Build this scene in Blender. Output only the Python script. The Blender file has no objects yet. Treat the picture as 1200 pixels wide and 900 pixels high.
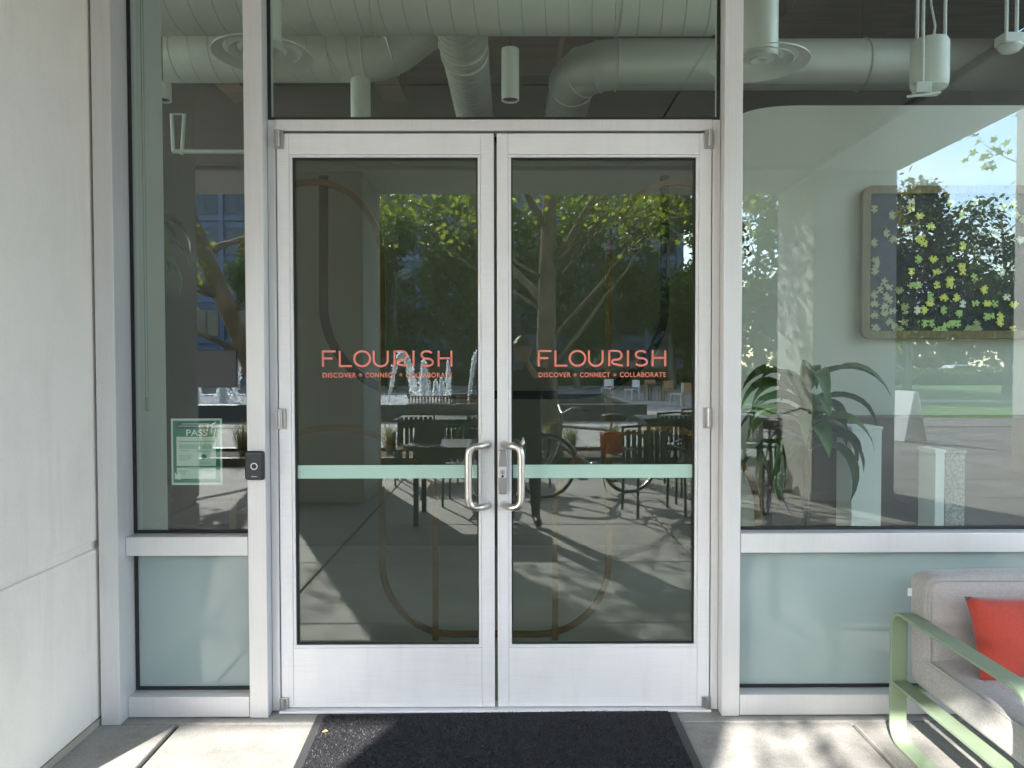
import bpy, bmesh, math, random
from mathutils import Vector, Matrix, Euler
R = math.radians
PI = math.pi
scene = bpy.context.scene
COL = scene.collection
rnd = random.Random(7)

# ------------------------------------------------------------------ camera
CAM_H, CAM_Y, FPX = 1.457, -3.13, 880.0
YAW, PITCH, ROLL = R(-0.26), R(-1.45), R(-0.10)
fwd = Vector((math.sin(-YAW) * math.cos(PITCH), math.cos(YAW) * math.cos(PITCH), math.sin(PITCH)))
right = fwd.cross(Vector((0, 0, 1))).normalized()
up = right.cross(fwd)
right, up = right * math.cos(ROLL) + up * math.sin(ROLL), up * math.cos(ROLL) - right * math.sin(ROLL)
CAM = Vector((0, CAM_Y, CAM_H))
cam_data = bpy.data.cameras.new('camera')
cam = bpy.data.objects.new('camera', cam_data)
COL.objects.link(cam)
cam.matrix_world = Matrix(((right.x, up.x, -fwd.x, CAM.x), (right.y, up.y, -fwd.y, CAM.y),
                           (right.z, up.z, -fwd.z, CAM.z), (0, 0, 0, 1)))
cam_data.sensor_width = 36
cam_data.lens = FPX / 1200 * 36
cam_data.clip_start = 0.01
cam_data.clip_end = 2000
scene.camera = cam

# ------------------------------------------------------------------ light
SUN_EL, SUN_AZ = R(29.3), R(23)          # sun stands behind and to the left of the camera
world = bpy.data.worlds.new('World')
scene.world = world
world.use_nodes = True
wn, wl = world.node_tree.nodes, world.node_tree.links
wn.clear()
sky = wn.new('ShaderNodeTexSky'); sky.sky_type = 'NISHITA'; sky.sun_disc = False
sky.sun_elevation = SUN_EL; sky.sun_rotation = PI + SUN_AZ
sky.air_density = 1.0; sky.dust_density = .7; sky.ozone_density = 1.5
geo = wn.new('ShaderNodeTexCoord')
mp = wn.new('ShaderNodeMapping'); mp.inputs['Scale'].default_value = (1.6, 1.6, 5.5); mp.inputs['Location'].default_value = (.9, .3, .2)
ns = wn.new('ShaderNodeTexNoise'); ns.inputs['Scale'].default_value = 1.6; ns.inputs['Detail'].default_value = 7; ns.inputs['Roughness'].default_value = .58
cr = wn.new('ShaderNodeValToRGB'); cr.color_ramp.elements[0].position = .46; cr.color_ramp.elements[1].position = .70
mx = wn.new('ShaderNodeMixRGB'); mx.inputs['Color2'].default_value = (5.1, 4.98, 4.9, 1)
mul = wn.new('ShaderNodeMath'); mul.operation = 'MULTIPLY'; mul.inputs[1].default_value = .80
bg = wn.new('ShaderNodeBackground'); bg.inputs['Strength'].default_value = 0.15
wo = wn.new('ShaderNodeOutputWorld')
wl.new(geo.outputs['Generated'], mp.inputs['Vector']); wl.new(mp.outputs[0], ns.inputs['Vector'])
wl.new(ns.outputs['Fac'], cr.inputs['Fac']); wl.new(cr.outputs['Color'], mul.inputs[0]); wl.new(mul.outputs[0], mx.inputs['Fac'])
wl.new(sky.outputs[0], mx.inputs['Color1']); wl.new(mx.outputs[0], bg.inputs['Color']); wl.new(bg.outputs[0], wo.inputs['Surface'])
sd = bpy.data.lights.new('sun', 'SUN'); sd.energy = 2.4; sd.angle = R(0.53); sd.color = (1.0, .965, .92)
sun = bpy.data.objects.new('sun', sd); COL.objects.link(sun)
SUN_DIR = Vector((math.sin(SUN_AZ) * math.cos(SUN_EL), math.cos(SUN_AZ) * math.cos(SUN_EL), -math.sin(SUN_EL)))
sun.rotation_euler = SUN_DIR.to_track_quat('-Z', 'Y').to_euler()
sun.location = (-10, -24, 14)
scene.view_settings.view_transform = 'Standard'
scene.view_settings.look = 'None'
scene.view_settings.exposure = 3.15
scene.view_settings.gamma = 1
cy = scene.cycles
cy.use_denoising = True
cy.max_bounces = 8; cy.diffuse_bounces = 4; cy.glossy_bounces = 5; cy.transmission_bounces = 6
cy.transparent_max_bounces = 32
cy.caustics_reflective = False; cy.caustics_refractive = False
cy.sample_clamp_indirect = 8

# ------------------------------------------------------------------ helpers
def U(px, py, y):
    """point of the plane Y = y that the photograph shows at pixel px, py (1200 x 900)"""
    d = right * ((px - 600) / FPX) + up * ((450 - py) / FPX) + fwd
    return CAM + d * ((y - CAM_Y) / d.y)
def UX(px, py, y): return U(px, py, y).x
def UZ(px, py, y): return U(px, py, y).z
def M(px, py, d):
    """place in the courtyard whose mirror image stands d metres in front of the camera"""
    p = U(px, py, CAM_Y + d)
    return Vector((p.x, -p.y + .03, p.z))
def MG(px, py):
    """ground point seen in the mirror at that pixel"""
    d = right * ((px - 600) / FPX) + up * ((450 - py) / FPX) + fwd
    p = CAM + d * (-CAM.z / d.z)
    return Vector((p.x, -p.y + .03, 0))

class MB:
    def __init__(s): s.v = []; s.f = []; s.m = []; s.cur = 0
    def add(s, vs, fs):
        b = len(s.v); s.v += [tuple(v) for v in vs]
        for f in fs: s.f.append(tuple(b + i for i in f)); s.m.append(s.cur)
        return s
    def box(s, x0, x1, y0, y1, z0, z1):
        if x0 > x1: x0, x1 = x1, x0
        if y0 > y1: y0, y1 = y1, y0
        if z0 > z1: z0, z1 = z1, z0
        return s.add([(x0,y0,z0),(x1,y0,z0),(x1,y1,z0),(x0,y1,z0),(x0,y0,z1),(x1,y0,z1),(x1,y1,z1),(x0,y1,z1)],
              [(0,3,2,1),(4,5,6,7),(0,1,5,4),(1,2,6,5),(2,3,7,6),(3,0,4,7)])
    def tube(s, pts, r, n=8, closed=False, caps=True):
        pts = [Vector(p) for p in pts]; L = len(pts)
        rs = r if isinstance(r, (list, tuple)) else [r] * L
        prev = None; rings = []
        for i, p in enumerate(pts):
            if closed: t = pts[(i + 1) % L] - pts[i - 1]
            else: t = pts[min(i + 1, L - 1)] - pts[max(i - 1, 0)]
            if t.length < 1e-9: t = Vector((0, 0, 1))
            t.normalize()
            if prev is None:
                a = Vector((0, 0, 1)) if abs(t.z) < .9 else Vector((1, 0, 0))
                nrm = t.cross(a).normalized()
            else:
                nrm = (prev - t * prev.dot(t))
                nrm = nrm.normalized() if nrm.length > 1e-6 else t.orthogonal().normalized()
            prev = nrm; bi = t.cross(nrm)
            rings.append([p + (nrm * math.cos(2*PI*k/n) + bi * math.sin(2*PI*k/n)) * rs[i] for k in range(n)])
        vs = [v for ring in rings for v in ring]; fs = []
        m = L if closed else L - 1
        for i in range(m):
            a, b = i * n, ((i + 1) % L) * n
            for k in range(n): fs.append((a + k, a + (k+1) % n, b + (k+1) % n, b + k))
        if caps and not closed:
            fs.append(tuple(reversed(range(n)))); fs.append(tuple((L-1)*n + k for k in range(n)))
        return s.add(vs, fs)
    def bar(s, pts, w, t, wdir, closed=False):
        """flat bar along pts: width w along wdir, thickness t across"""
        pts = [Vector(p) for p in pts]; L = len(pts); wd = Vector(wdir).normalized(); vs = []; fs = []
        for i, p in enumerate(pts):
            if closed: tg = pts[(i+1) % L] - pts[i-1]
            else: tg = pts[min(i+1, L-1)] - pts[max(i-1, 0)]
            n = tg.normalized().cross(wd).normalized()
            vs += [p - wd*w/2 - n*t/2, p + wd*w/2 - n*t/2, p + wd*w/2 + n*t/2, p - wd*w/2 + n*t/2]
        for i in range(L if closed else L - 1):
            a, b = i*4, ((i+1) % L)*4
            for k in range(4): fs.append((a+k, a+(k+1) % 4, b+(k+1) % 4, b+k))
        if not closed: fs += [(3,2,1,0), tuple((L-1)*4 + k for k in range(4))]
        return s.add(vs, fs)
    def lathe(s, prof, c=(0,0,0), n=24, axis='z'):
        vs = []; fs = []; L = len(prof); c = Vector(c)
        for (r, h) in prof:
            for k in range(n):
                a = 2*PI*k/n; q = (r*math.cos(a), r*math.sin(a), h)
                if axis == 'y': q = (q[0], q[2], q[1])
                if axis == 'x': q = (q[2], q[0], q[1])
                vs.append(c + Vector(q))
        for i in range(L-1):
            for k in range(n): fs.append((i*n+k, i*n+(k+1) % n, (i+1)*n+(k+1) % n, (i+1)*n+k))
        fs.append(tuple(reversed(range(n)))); fs.append(tuple((L-1)*n+k for k in range(n)))
        return s.add(vs, fs)
    def prism(s, poly, h, to):
        """extrude 2-D polygon by h; to(u, v, w) gives the 3-D point"""
        n = len(poly)
        vs = [to(u, v, 0) for u, v in poly] + [to(u, v, h) for u, v in poly]
        fs = [tuple(reversed(range(n))), tuple(range(n, 2*n))] + [(i, (i+1) % n, n+(i+1) % n, n+i) for i in range(n)]
        return s.add(vs, fs)
    def mesh(s, name, off=(0,0,0)):
        me = bpy.data.meshes.new(name)
        o = Vector(off)
        me.from_pydata([tuple(Vector(v) - o) for v in s.v], [], s.f)
        if any(s.m): me.polygons.foreach_set('material_index', s.m)
        me.validate(); me.update()
        bm = bmesh.new(); bm.from_mesh(me); bmesh.ops.recalc_face_normals(bm, faces=bm.faces); bm.to_mesh(me); bm.free()
        return me

ORG = {}
def obj(name, mb, mat, parent=None, bevel=0, smooth=False, loc=None, seg=2, raw=False, label=None):
    """one mesh object; vertices are given in world space (raw=False) or in the parent's space (raw=True)"""
    base = Vector((0,0,0))
    if not raw:
        q = parent
        while q is not None: base += ORG.get(q.name, Vector((0,0,0))); q = q.parent
    l = Vector(loc) if loc is not None else Vector((0,0,0))
    if isinstance(mb, MB): me = mb.mesh(name, base + l)
    else: me = mb
    if not me.materials:
        for m_ in (mat if isinstance(mat, (list, tuple)) else [mat]): me.materials.append(m_)
    o = bpy.data.objects.new(name, me); COL.objects.link(o)
    o.location = l
    if parent is not None: o.parent = parent
    ORG[o.name] = l
    if smooth:
        for p in me.polygons: p.use_smooth = True
        if smooth != 'all':
            me.set_sharp_from_angle(angle=R(35))
    if bevel:
        b = o.modifiers.new('bevel', 'BEVEL'); b.width = bevel; b.segments = seg; b.limit_method = 'ANGLE'; b.angle_limit = R(40)
    if label: o['label'] = label
    return o
def tag(o, label, cat, group=None, kind=None):
    if label: o['label'] = label
    if cat: o['category'] = cat
    if group: o['group'] = group
    if kind: o['kind'] = kind
    return o
def thing(name, label, cat, loc=(0,0,0), rz=0, group=None):
    o = bpy.data.objects.new(name, None); COL.objects.link(o)
    o.empty_display_size = .1
    o.location = loc; o.rotation_euler = (0,0,rz); ORG[o.name] = Vector(loc)
    return tag(o, label, cat, group)
def struct(o): o['kind'] = 'structure'; return o
def copy_tree(o, parent=None):
    c = o.copy(); COL.objects.link(c)
    if parent is not None: c.parent = parent
    for ch in list(o.children): copy_tree(ch, c)
    return c

# ------------------------------------------------------------------ materials
def newmat(name):
    m = bpy.data.materials.new(name); m.use_nodes = True
    nt = m.node_tree; nt.nodes.clear()
    return m, nt.nodes, nt.links
def pmat(name, col, rough=.5, metal=0, var=0.0, vscale=6, bump=0, bscale=80, col2=None, spec=.5, coat=0, detail=6, stretch=None, sub=None, objvar=0):
    m, n, l = newmat(name)
    out = n.new('ShaderNodeOutputMaterial'); b = n.new('ShaderNodeBsdfPrincipled')
    l.new(b.outputs[0], out.inputs[0])
    b.inputs['Roughness'].default_value = rough; b.inputs['Metallic'].default_value = metal
    b.inputs['Specular IOR Level'].default_value = spec
    if coat: b.inputs['Coat Weight'].default_value = coat; b.inputs['Coat Roughness'].default_value = .03
    c1 = (*col, 1)
    tc = n.new('ShaderNodeTexCoord'); src = tc.outputs['Object']
    if stretch:
        mpn = n.new('ShaderNodeMapping'); mpn.inputs['Scale'].default_value = stretch; l.new(src, mpn.inputs[0]); src = mpn.outputs[0]
    if var or col2:
        t = n.new('ShaderNodeTexNoise'); t.inputs['Scale'].default_value = vscale; t.inputs['Detail'].default_value = detail; t.inputs['Roughness'].default_value = .6
        l.new(src, t.inputs['Vector'])
        r_ = n.new('ShaderNodeValToRGB'); r_.color_ramp.elements[0].position = .3; r_.color_ramp.elements[1].position = .7
        if col2: r_.color_ramp.elements[0].color = (*col2, 1)
        else: r_.color_ramp.elements[0].color = (*[c * (1 - var) for c in col], 1)
        r_.color_ramp.elements[1].color = (*[min(1, c * (1 + (0 if col2 else var))) for c in col], 1)
        l.new(t.outputs['Fac'], r_.inputs['Fac']); csrc = r_.outputs['Color']
        if objvar:
            oi = n.new('ShaderNodeObjectInfo'); hs = n.new('ShaderNodeHueSaturation')
            mr = n.new('ShaderNodeMapRange'); mr.inputs['To Min'].default_value = 1 - objvar; mr.inputs['To Max'].default_value = 1 + objvar
            l.new(oi.outputs['Random'], mr.inputs['Value']); l.new(mr.outputs[0], hs.inputs['Value']); l.new(csrc, hs.inputs['Color']); csrc = hs.outputs[0]
        l.new(csrc, b.inputs['Base Color'])
    else: b.inputs['Base Color'].default_value = c1
    if bump:
        t2 = n.new('ShaderNodeTexNoise'); t2.inputs['Scale'].default_value = bscale; t2.inputs['Detail'].default_value = 4
        l.new(src, t2.inputs['Vector'])
        bp = n.new('ShaderNodeBump'); bp.inputs['Strength'].default_value = bump; bp.inputs['Distance'].default_value = .01
        l.new(t2.outputs['Fac'], bp.inputs['Height']); l.new(bp.outputs[0], b.inputs['Normal'])
    return m
def glassmat(name, tint, ior, rcol=(1,1,1)):
    """thin architectural glass: clear tinted transmission plus a mirror reflection by Fresnel"""
    m, n, l = newmat(name)
    out = n.new('ShaderNodeOutputMaterial'); mix = n.new('ShaderNodeMixShader')
    tr = n.new('ShaderNodeBsdfTransparent'); tr.inputs[0].default_value = (*tint, 1)
    gl = n.new('ShaderNodeBsdfGlossy'); gl.inputs['Color'].default_value = (*rcol, 1); gl.inputs['Roughness'].default_value = 0.0
    fr = n.new('ShaderNodeLayerWeight'); fr.inputs['Blend'].default_value = .5
    # Schlick from the facing weight, the same on both sides of the pane
    p5 = n.new('ShaderNodeMath'); p5.operation = 'POWER'; p5.inputs[1].default_value = 5
    r0 = ((ior - 1) / (ior + 1)) ** 2
    ma = n.new('ShaderNodeMath'); ma.operation = 'MULTIPLY_ADD'; ma.inputs[1].default_value = 1 - r0; ma.inputs[2].default_value = r0
    l.new(fr.outputs['Facing'], p5.inputs[0]); l.new(p5.outputs[0], ma.inputs[0]); l.new(ma.outputs[0], mix.inputs[0])
    l.new(tr.outputs[0], mix.inputs[1]); l.new(gl.outputs[0], mix.inputs[2]); l.new(mix.outputs[0], out.inputs[0])
    return m
def leafmat(name, c1, c2, trans=.45, tint=(2.2, 2.0, .9)):
    m, n, l = newmat(name)
    out = n.new('ShaderNodeOutputMaterial'); mix = n.new('ShaderNodeMixShader'); mix.inputs[0].default_value = trans
    d = n.new('ShaderNodeBsdfPrincipled'); d.inputs['Roughness'].default_value = .45; t = n.new('ShaderNodeBsdfTranslucent')
    at = n.new('ShaderNodeAttribute'); at.attribute_name = 'tone'
    r_ = n.new('ShaderNodeMixRGB'); r_.inputs[1].default_value = (*c1, 1); r_.inputs[2].default_value = (*c2, 1)
    l.new(at.outputs['Fac'], r_.inputs[0])
    br = n.new('ShaderNodeMixRGB'); br.blend_type = 'MULTIPLY'; br.inputs[0].default_value = 1; br.inputs[2].default_value = (*tint, 1)
    l.new(r_.outputs[0], d.inputs['Base Color']); l.new(r_.outputs[0], br.inputs[1]); l.new(br.outputs[0], t.inputs[0])
    l.new(d.outputs[0], mix.inputs[1]); l.new(t.outputs[0], mix.inputs[2]); l.new(mix.outputs[0], out.inputs[0])
    return m

def weathered(name, col, rough, metal, fine, grime=.10, spec=.4, bump=.03):
    m, n, l = newmat(name)
    out = n.new('ShaderNodeOutputMaterial'); b = n.new('ShaderNodeBsdfPrincipled'); l.new(b.outputs[0], out.inputs[0])
    b.inputs['Metallic'].default_value = metal; b.inputs['Specular IOR Level'].default_value = spec
    g = n.new('ShaderNodeNewGeometry')
    def noise(scale, det=6, ro=.6, sc=1.0):
        mp_ = n.new('ShaderNodeMapping'); mp_.inputs['Scale'].default_value = scale; l.new(g.outputs['Position'], mp_.inputs[0])
        t = n.new('ShaderNodeTexNoise'); t.inputs['Scale'].default_value = sc; t.inputs['Detail'].default_value = det; t.inputs['Roughness'].default_value = ro; l.new(mp_.outputs[0], t.inputs['Vector']); return t.outputs['Fac']
    def mulr(c, f, p0, p1_, lo):
        r_ = n.new('ShaderNodeValToRGB'); r_.color_ramp.elements[0].position = p0; r_.color_ramp.elements[1].position = p1_; r_.color_ramp.elements[0].color = (*lo, 1); r_.color_ramp.elements[1].color = (1,1,1,1); l.new(f, r_.inputs[0])
        mm = n.new('ShaderNodeMixRGB'); mm.blend_type = 'MULTIPLY'; mm.inputs[0].default_value = 1; l.new(c, mm.inputs[1]); l.new(r_.outputs[0], mm.inputs[2]); return mm.outputs[0]
    rgb = n.new('ShaderNodeRGB'); rgb.outputs[0].default_value = (*col, 1); c = rgb.outputs[0]
    c = mulr(c, noise(fine, 3), .35, .62, (.95, .95, .95))
    c = mulr(c, noise((2.1, 2.1, 1.3), 8, .65), .30, .52, (1 - grime, 1 - grime*1.02, 1 - grime*1.1))
    c = mulr(c, noise((9, 9, .8), 7, .7), .28, .46, (1 - grime*.8, 1 - grime*.85, 1 - grime*.95))
    l.new(c, b.inputs['Base Color'])
    mr = n.new('ShaderNodeMapRange'); mr.inputs['To Min'].default_value = rough - .07; mr.inputs['To Max'].default_value = rough + .10; l.new(noise((5, 5, 3), 6, .7), mr.inputs[0]); l.new(mr.outputs[0], b.inputs['Roughness'])
    bp = n.new('ShaderNodeBump'); bp.inputs['Strength'].default_value = bump; bp.inputs['Distance'].default_value = .01; l.new(noise((120, 120, 120), 4), bp.inputs['Height']); l.new(bp.outputs[0], b.inputs['Normal'])
    return m
ALU = weathered('anodised_aluminium', (.72,.705,.70), .36, .25, (300,300,3), .10)
ALUW = weathered('door_aluminium', (.80,.79,.80), .37, .12, (4,300,300), .10)
STEEL = pmat('satin_steel', (.62,.58,.54), .28, 1, var=.04, vscale=40)
CHROME = pmat('hinge_steel', (.42,.41,.40), .3, .9)
GASKET = pmat('black_gasket', (.012,.012,.013), .6)
GLASS = glassmat('window_glass', (.89,.92,.885), 1.70, (.97,1,.985))
GLASSD = glassmat('door_glass', (.88,.92,.865), 1.74, (.97,1,.98))
SPAND = pmat('back_painted_glass', (.33,.41,.395), .04, 0, spec=.6, var=.03, vscale=1.2)
PRECAST = weathered('precast_concrete', (.89,.835,.755), .8, 0, (160,160,160), .09, .3, .08)
CONC = pmat('column_concrete', (.45,.44,.405), .8, 0, var=.10, vscale=2.2, bump=.1, bscale=60)
SOFFIT = pmat('soffit_plaster', (.54,.54,.505), .85, 0, var=.04, vscale=1.2)
CORAL = pmat('coral_vinyl', (.80,.23,.165), .5)
CORALD = pmat('dull_coral_vinyl', (.34,.13,.10), .6)
def paving_mat(name, base, dark, objvar=.05):
    m, n, l = newmat(name)
    out = n.new('ShaderNodeOutputMaterial'); b = n.new('ShaderNodeBsdfPrincipled'); l.new(b.outputs[0], out.inputs[0])
    g = n.new('ShaderNodeNewGeometry'); src = g.outputs['Position']
    def noise(sc, det, ro=.6):
        t = n.new('ShaderNodeTexNoise'); t.inputs['Scale'].default_value = sc; t.inputs['Detail'].default_value = det; t.inputs['Roughness'].default_value = ro
        l.new(src, t.inputs['Vector']); return t.outputs['Fac']
    def ramp(f, a, b_, ca, cb):
        r_ = n.new('ShaderNodeValToRGB'); r_.color_ramp.elements[0].position = a; r_.color_ramp.elements[1].position = b_
        r_.color_ramp.elements[0].color = (*ca, 1); r_.color_ramp.elements[1].color = (*cb, 1); l.new(f, r_.inputs[0]); return r_.outputs[0]
    c = ramp(noise(1.3, 7), .30, .66, dark, base)
    for sc, det, a, b_, lo in ((11, 6, .32, .55, .84), (140, 3, .35, .6, .78), (4.2, 9, .28, .42, .70), (27, 4, .22, .34, .62)):
        mm = n.new('ShaderNodeMixRGB'); mm.blend_type = 'MULTIPLY'; mm.inputs[0].default_value = 1
        l.new(c, mm.inputs[1]); l.new(ramp(noise(sc, det), a, b_, (lo, lo, lo*.97), (1, 1, 1)), mm.inputs[2]); c = mm.outputs[0]
    oi = n.new('ShaderNodeObjectInfo'); hs = n.new('ShaderNodeHueSaturation'); mr = n.new('ShaderNodeMapRange')
    mr.inputs['To Min'].default_value = 1 - objvar; mr.inputs['To Max'].default_value = 1 + objvar
    l.new(oi.outputs['Random'], mr.inputs[0]); l.new(mr.outputs[0], hs.inputs['Value']); l.new(c, hs.inputs['Color'])
    l.new(hs.outputs[0], b.inputs['Base Color']); b.inputs['Roughness'].default_value = .8
    bp = n.new('ShaderNodeBump'); bp.inputs['Strength'].default_value = .25; bp.inputs['Distance'].default_value = .004
    l.new(noise(90, 5), bp.inputs['Height']); l.new(bp.outputs[0], b.inputs['Normal'])
    return m
PAVE = paving_mat('paving_concrete', (.375,.36,.335), (.27,.258,.238))
PAVE2 = paving_mat('kerb_concrete', (.40,.385,.355), (.25,.24,.22))
GROUND = paving_mat('ground_concrete', (.40,.38,.34), (.30,.285,.26))
JOINT = pmat('joint_grit', (.07,.062,.05), .95)
LAWN = pmat('lawn', (.10,.19,.035), .9, var=.35, vscale=3, bump=.6, bscale=40)

# ------------------------------------------------------------------ ground, slabs
b = MB(); b.add([(-400,400,-.06),(400,400,-.06),(400,-400,-.06),(-400,-400,-.06)], [(3,2,1,0)])
struct(obj('ground', b, GROUND))
pav = struct(obj('pavement', MB().box(-9.6, 12.3, -14.6, 1.0, -.055, -.022), JOINT))
XJ = [-1.345 + 2.74 * k for k in range(-3, 6)]
XJ = [XJ[0]] + XJ[1:]
YJ = [-.105, -1.03, -2.34, -3.65, -4.96, -6.27, -7.58, -8.89, -10.2, -11.5, -12.8, -14.1]
sl_cache = {}
for i in range(len(XJ) - 1):
    for j in range(len(YJ) - 1):
        w, h = XJ[i+1] - XJ[i], YJ[j] - YJ[j+1]
        key = (round(w, 3), round(h, 3))
        if key not in sl_cache:
            sl_cache[key] = MB().box(.008, w - .008, .007, h - .007, -.022, 0).mesh('slab'); sl_cache[key].materials.append(PAVE)
        o = bpy.data.objects.new('slab', sl_cache[key]); COL.objects.link(o); o.parent = pav
        o.location = (XJ[i], YJ[j+1], rnd.uniform(-.0015, .0015))
        bv = o.modifiers.new('bevel', 'BEVEL'); bv.width = .004; bv.segments = 1
obj('threshold_strip', MB().box(-9.6, 12.3, -.1, .6, -.022, .0005), PAVE2, pav, bevel=.003)

# ------------------------------------------------------------------ concrete pier left of the window
JF, MF, GP = -.12, -.06, .018           # jamb front, mullion front, glass plane
xw = UX(118.4, 846, JF) - .012
pier = thing('concrete_pier', 'smooth off white precast concrete pier at the left edge beside the entrance', 'pier', (xw - .4, -.4, 0))
gz0, gz1 = UZ(114.6, 643.5, JF), UZ(114.6, 634, JF)
obj('lower_panel', MB().box(xw - 1.2, xw, -.86, .5, .03, gz0), PRECAST, pier, bevel=.006)
obj('upper_panel', MB().box(xw - 1.2, xw, -.86, .5, gz1, 4.0), PRECAST, pier, bevel=.006)
obj('groove', MB().box(xw - 1.2, xw - .012, -.85, .5, gz0 - .01, gz1 + .01), PRECAST, pier)
obj('base_joint', MB().box(xw - 1.19, xw + .004, -.865, .5, -.02, .028), pmat('joint_sealant', (.42,.38,.31), .8, var=.15), pier)

# ------------------------------------------------------------------ canopy and columns
ZS = 3.53
XR0, XR1, XL = 3.22, 4.12, -10.0
PB0, PB1 = -4.77, -5.87
CEILP = pmat('ceiling_board_shaded', (.40,.39,.36), .85, var=.04, vscale=1.2)  # darker than the beams: weaker light near the facade put into the colour
can = thing('arcade_canopy', 'pale plastered canopy ceiling over the entrance walk, mirrored in the glass', 'canopy', (0, -3, 3.5))
obj('front_beam', MB().box(XL, XR1, PB1, PB0, 3.5, 4.6), SOFFIT, can, bevel=.01)
obj('side_beam', MB().box(XR0, XR1, PB0 + .003, -.1, 3.497, 4.6), SOFFIT, can, bevel=.01)
b = MB()
obj('ceiling', MB().box(XL, XR0 - .04, PB0 + .04, -.10, ZS + .03, 4.4), SOFFIT, can)
for x in (-8.6, -6.0, -3.6, -1.1, 1.3):
    obj('ceiling_panel', MB().box(x + .012, min(x + 2.4 - .012, XR0 - .06) , PB0 + .08, -2.45, ZS, ZS + .028), CEILP, can)
    obj('ceiling_panel', MB().box(x + .012, min(x + 2.4 - .012, XR0 - .06), -2.425, -.11, ZS, ZS + .028), CEILP, can)
def column(x0, x1, y0, y1, z, lab):
    t = thing('concrete_column', lab, 'column', ((x0+x1)/2, (y0+y1)/2, 0), group='square columns carrying the canopy')
    obj('shaft', MB().box(x0, x1, y0, y1, .02, z), CONC, t, bevel=.018)
    obj('base_plinth', MB().box(x0 - .008, x1 + .008, y0 - .008, y1 + .008, 0, .09), CONC, t, bevel=.006)
    return t
column(-2.45, -1.535, PB1 + .01, PB0 - .01, 3.5, 'square concrete column mirrored dark in the left door pane')
column(XR0 + .01, XR1 - .01, PB1 + .01, PB0 - .01, 3.5, 'square concrete column with dappled light mirrored in the right window')
column(-8.1, -7.2, PB1 + .01, PB0 - .01, 3.5, 'square concrete column at the far left end of the canopy')
column(6.78, 7.65, -6.9, -6.0, 6.2, 'tall pale concrete column mirrored at the right edge of the right window')

# ------------------------------------------------------------------ storefront
sf = thing('storefront', 'silver aluminium window wall with green tinted panes around the double doors', 'storefront', (0, 0, 0))
TOPZ = 3.6
def vbar(name, pxl, pxr, py, yf, yb, z0=0.004, mat=ALU):
    return obj(name, MB().box(UX(pxl, py, yf), UX(pxr, py, yf), yf, yb, z0, TOPZ), mat, sf, bevel=.0025)
jx0, jx1 = UX(118.6, 846, JF), UX(141, 846, JF)
obj('jamb', MB().box(jx0, jx1, JF, .09, .002, TOPZ), ALU, sf, bevel=.0025)
mlx0, mlx1 = UX(288.6, 450, MF), UX(310.4, 450, MF)
obj('mullion', MB().box(mlx0, mlx1, MF, .09, .002, TOPZ), ALU, sf, bevel=.0025)
mrx0, mrx1 = UX(847.8, 450, MF), UX(868.8, 450, MF)
obj('mullion', MB().box(mrx0, mrx1, MF, .09, .002, TOPZ), ALU, sf, bevel=.0025)
XE = 3.98                                                     # building corner to the right, out of the frame
obj('mullion', MB().box(XE - .1, XE, MF, .09, .002, TOPZ), ALU, sf, bevel=.0025)
# left window rails
z_s0, z_s1 = UZ(220, 651.5, MF), UZ(220, 629.5, MF)
obj('sill', MB().box(jx1 + .0015, mlx0 - .0015, MF, .08, z_s0, z_s1), ALU, sf, bevel=.002)
z_b0, z_b1 = .006, UZ(220, 817, MF)
obj('bottom_rail', MB().box(jx1 + .0015, mlx0 - .0015, MF, .08, z_b0, z_b1), ALU, sf, bevel=.002)
rz_s0, rz_s1 = UZ(1000, 647.5, MF), UZ(1000, 625, MF)
obj('sill', MB().box(mrx1 + .0015, XE - .102, MF, .08, rz_s0, rz_s1), ALU, sf, bevel=.002)
rz_b1 = UZ(1000, 814, MF)
obj('bottom_rail', MB().box(mrx1 + .0015, XE - .102, MF, .08, z_b0, rz_b1), ALU, sf, bevel=.002)
def pane(name, x0, x1, z0, z1, mat, y=GP, t=.008, gk=.012, lab=None):
    g = obj(name, MB().box(x0, x1, y, y + t, z0, z1), mat, sf, label=lab)
    for q in ((x0, x0 + gk, z0, z1), (x1 - gk, x1, z0, z1), (x0 + gk, x1 - gk, z0, z0 + gk), (x0 + gk, x1 - gk, z1 - gk, z1)):
        obj('gasket', MB().box(q[0], q[1], y - .010, y - .001, q[2], q[3]), GASKET, g)
    return g
E = .0015
pane('window_pane', jx1 + E, mlx0 - E, z_s1 + E, TOPZ, GLASS)
pane('spandrel_panel', jx1 + E, mlx0 - E, z_b1 + E, z_s0 - E, SPAND, lab='opaque mint green panel below the left window')
pane('window_pane', mrx1 + E, XE - .102, rz_s1 + E, TOPZ, GLASS)
pane('spandrel_panel', mrx1 + E, XE - .102, rz_b1 + E, rz_s0 - E, SPAND, lab='opaque mint green panel below the right window')
# door frame
zt0, zt1 = UZ(580, 153.2, 0), UZ(580, 140.2, 0)
fl1, fr0 = UX(325.6, 480, 0), UX(833.7, 480, 0)
obj('door_jamb', MB().box(mlx1 + .0015, fl1, -.002, .08, .004, zt1 - .001), ALU, sf, bevel=.0015)
obj('door_jamb', MB().box(fr0, mrx0 - .0015, -.002, .08, .004, zt1 - .001), ALU, sf, bevel=.0015)
obj('transom_bar', MB().box(fl1 + .001, fr0 - .001, -.0025, .08, zt0, zt1), ALU, sf, bevel=.0015)
pane('transom_pane', mlx1 + E, mrx0 - E, zt1 + E, TOPZ, GLASSD)
obj('door_threshold', MB().box(fl1 + .001, fr0 - .001, -.03, .07, .003, .013), ALUW, sf, bevel=.003)
obj('head_rail', MB().box(jx1 + .001, XE, MF + .002, .085, TOPZ + .002, TOPZ + .1), ALU, sf)
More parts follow.
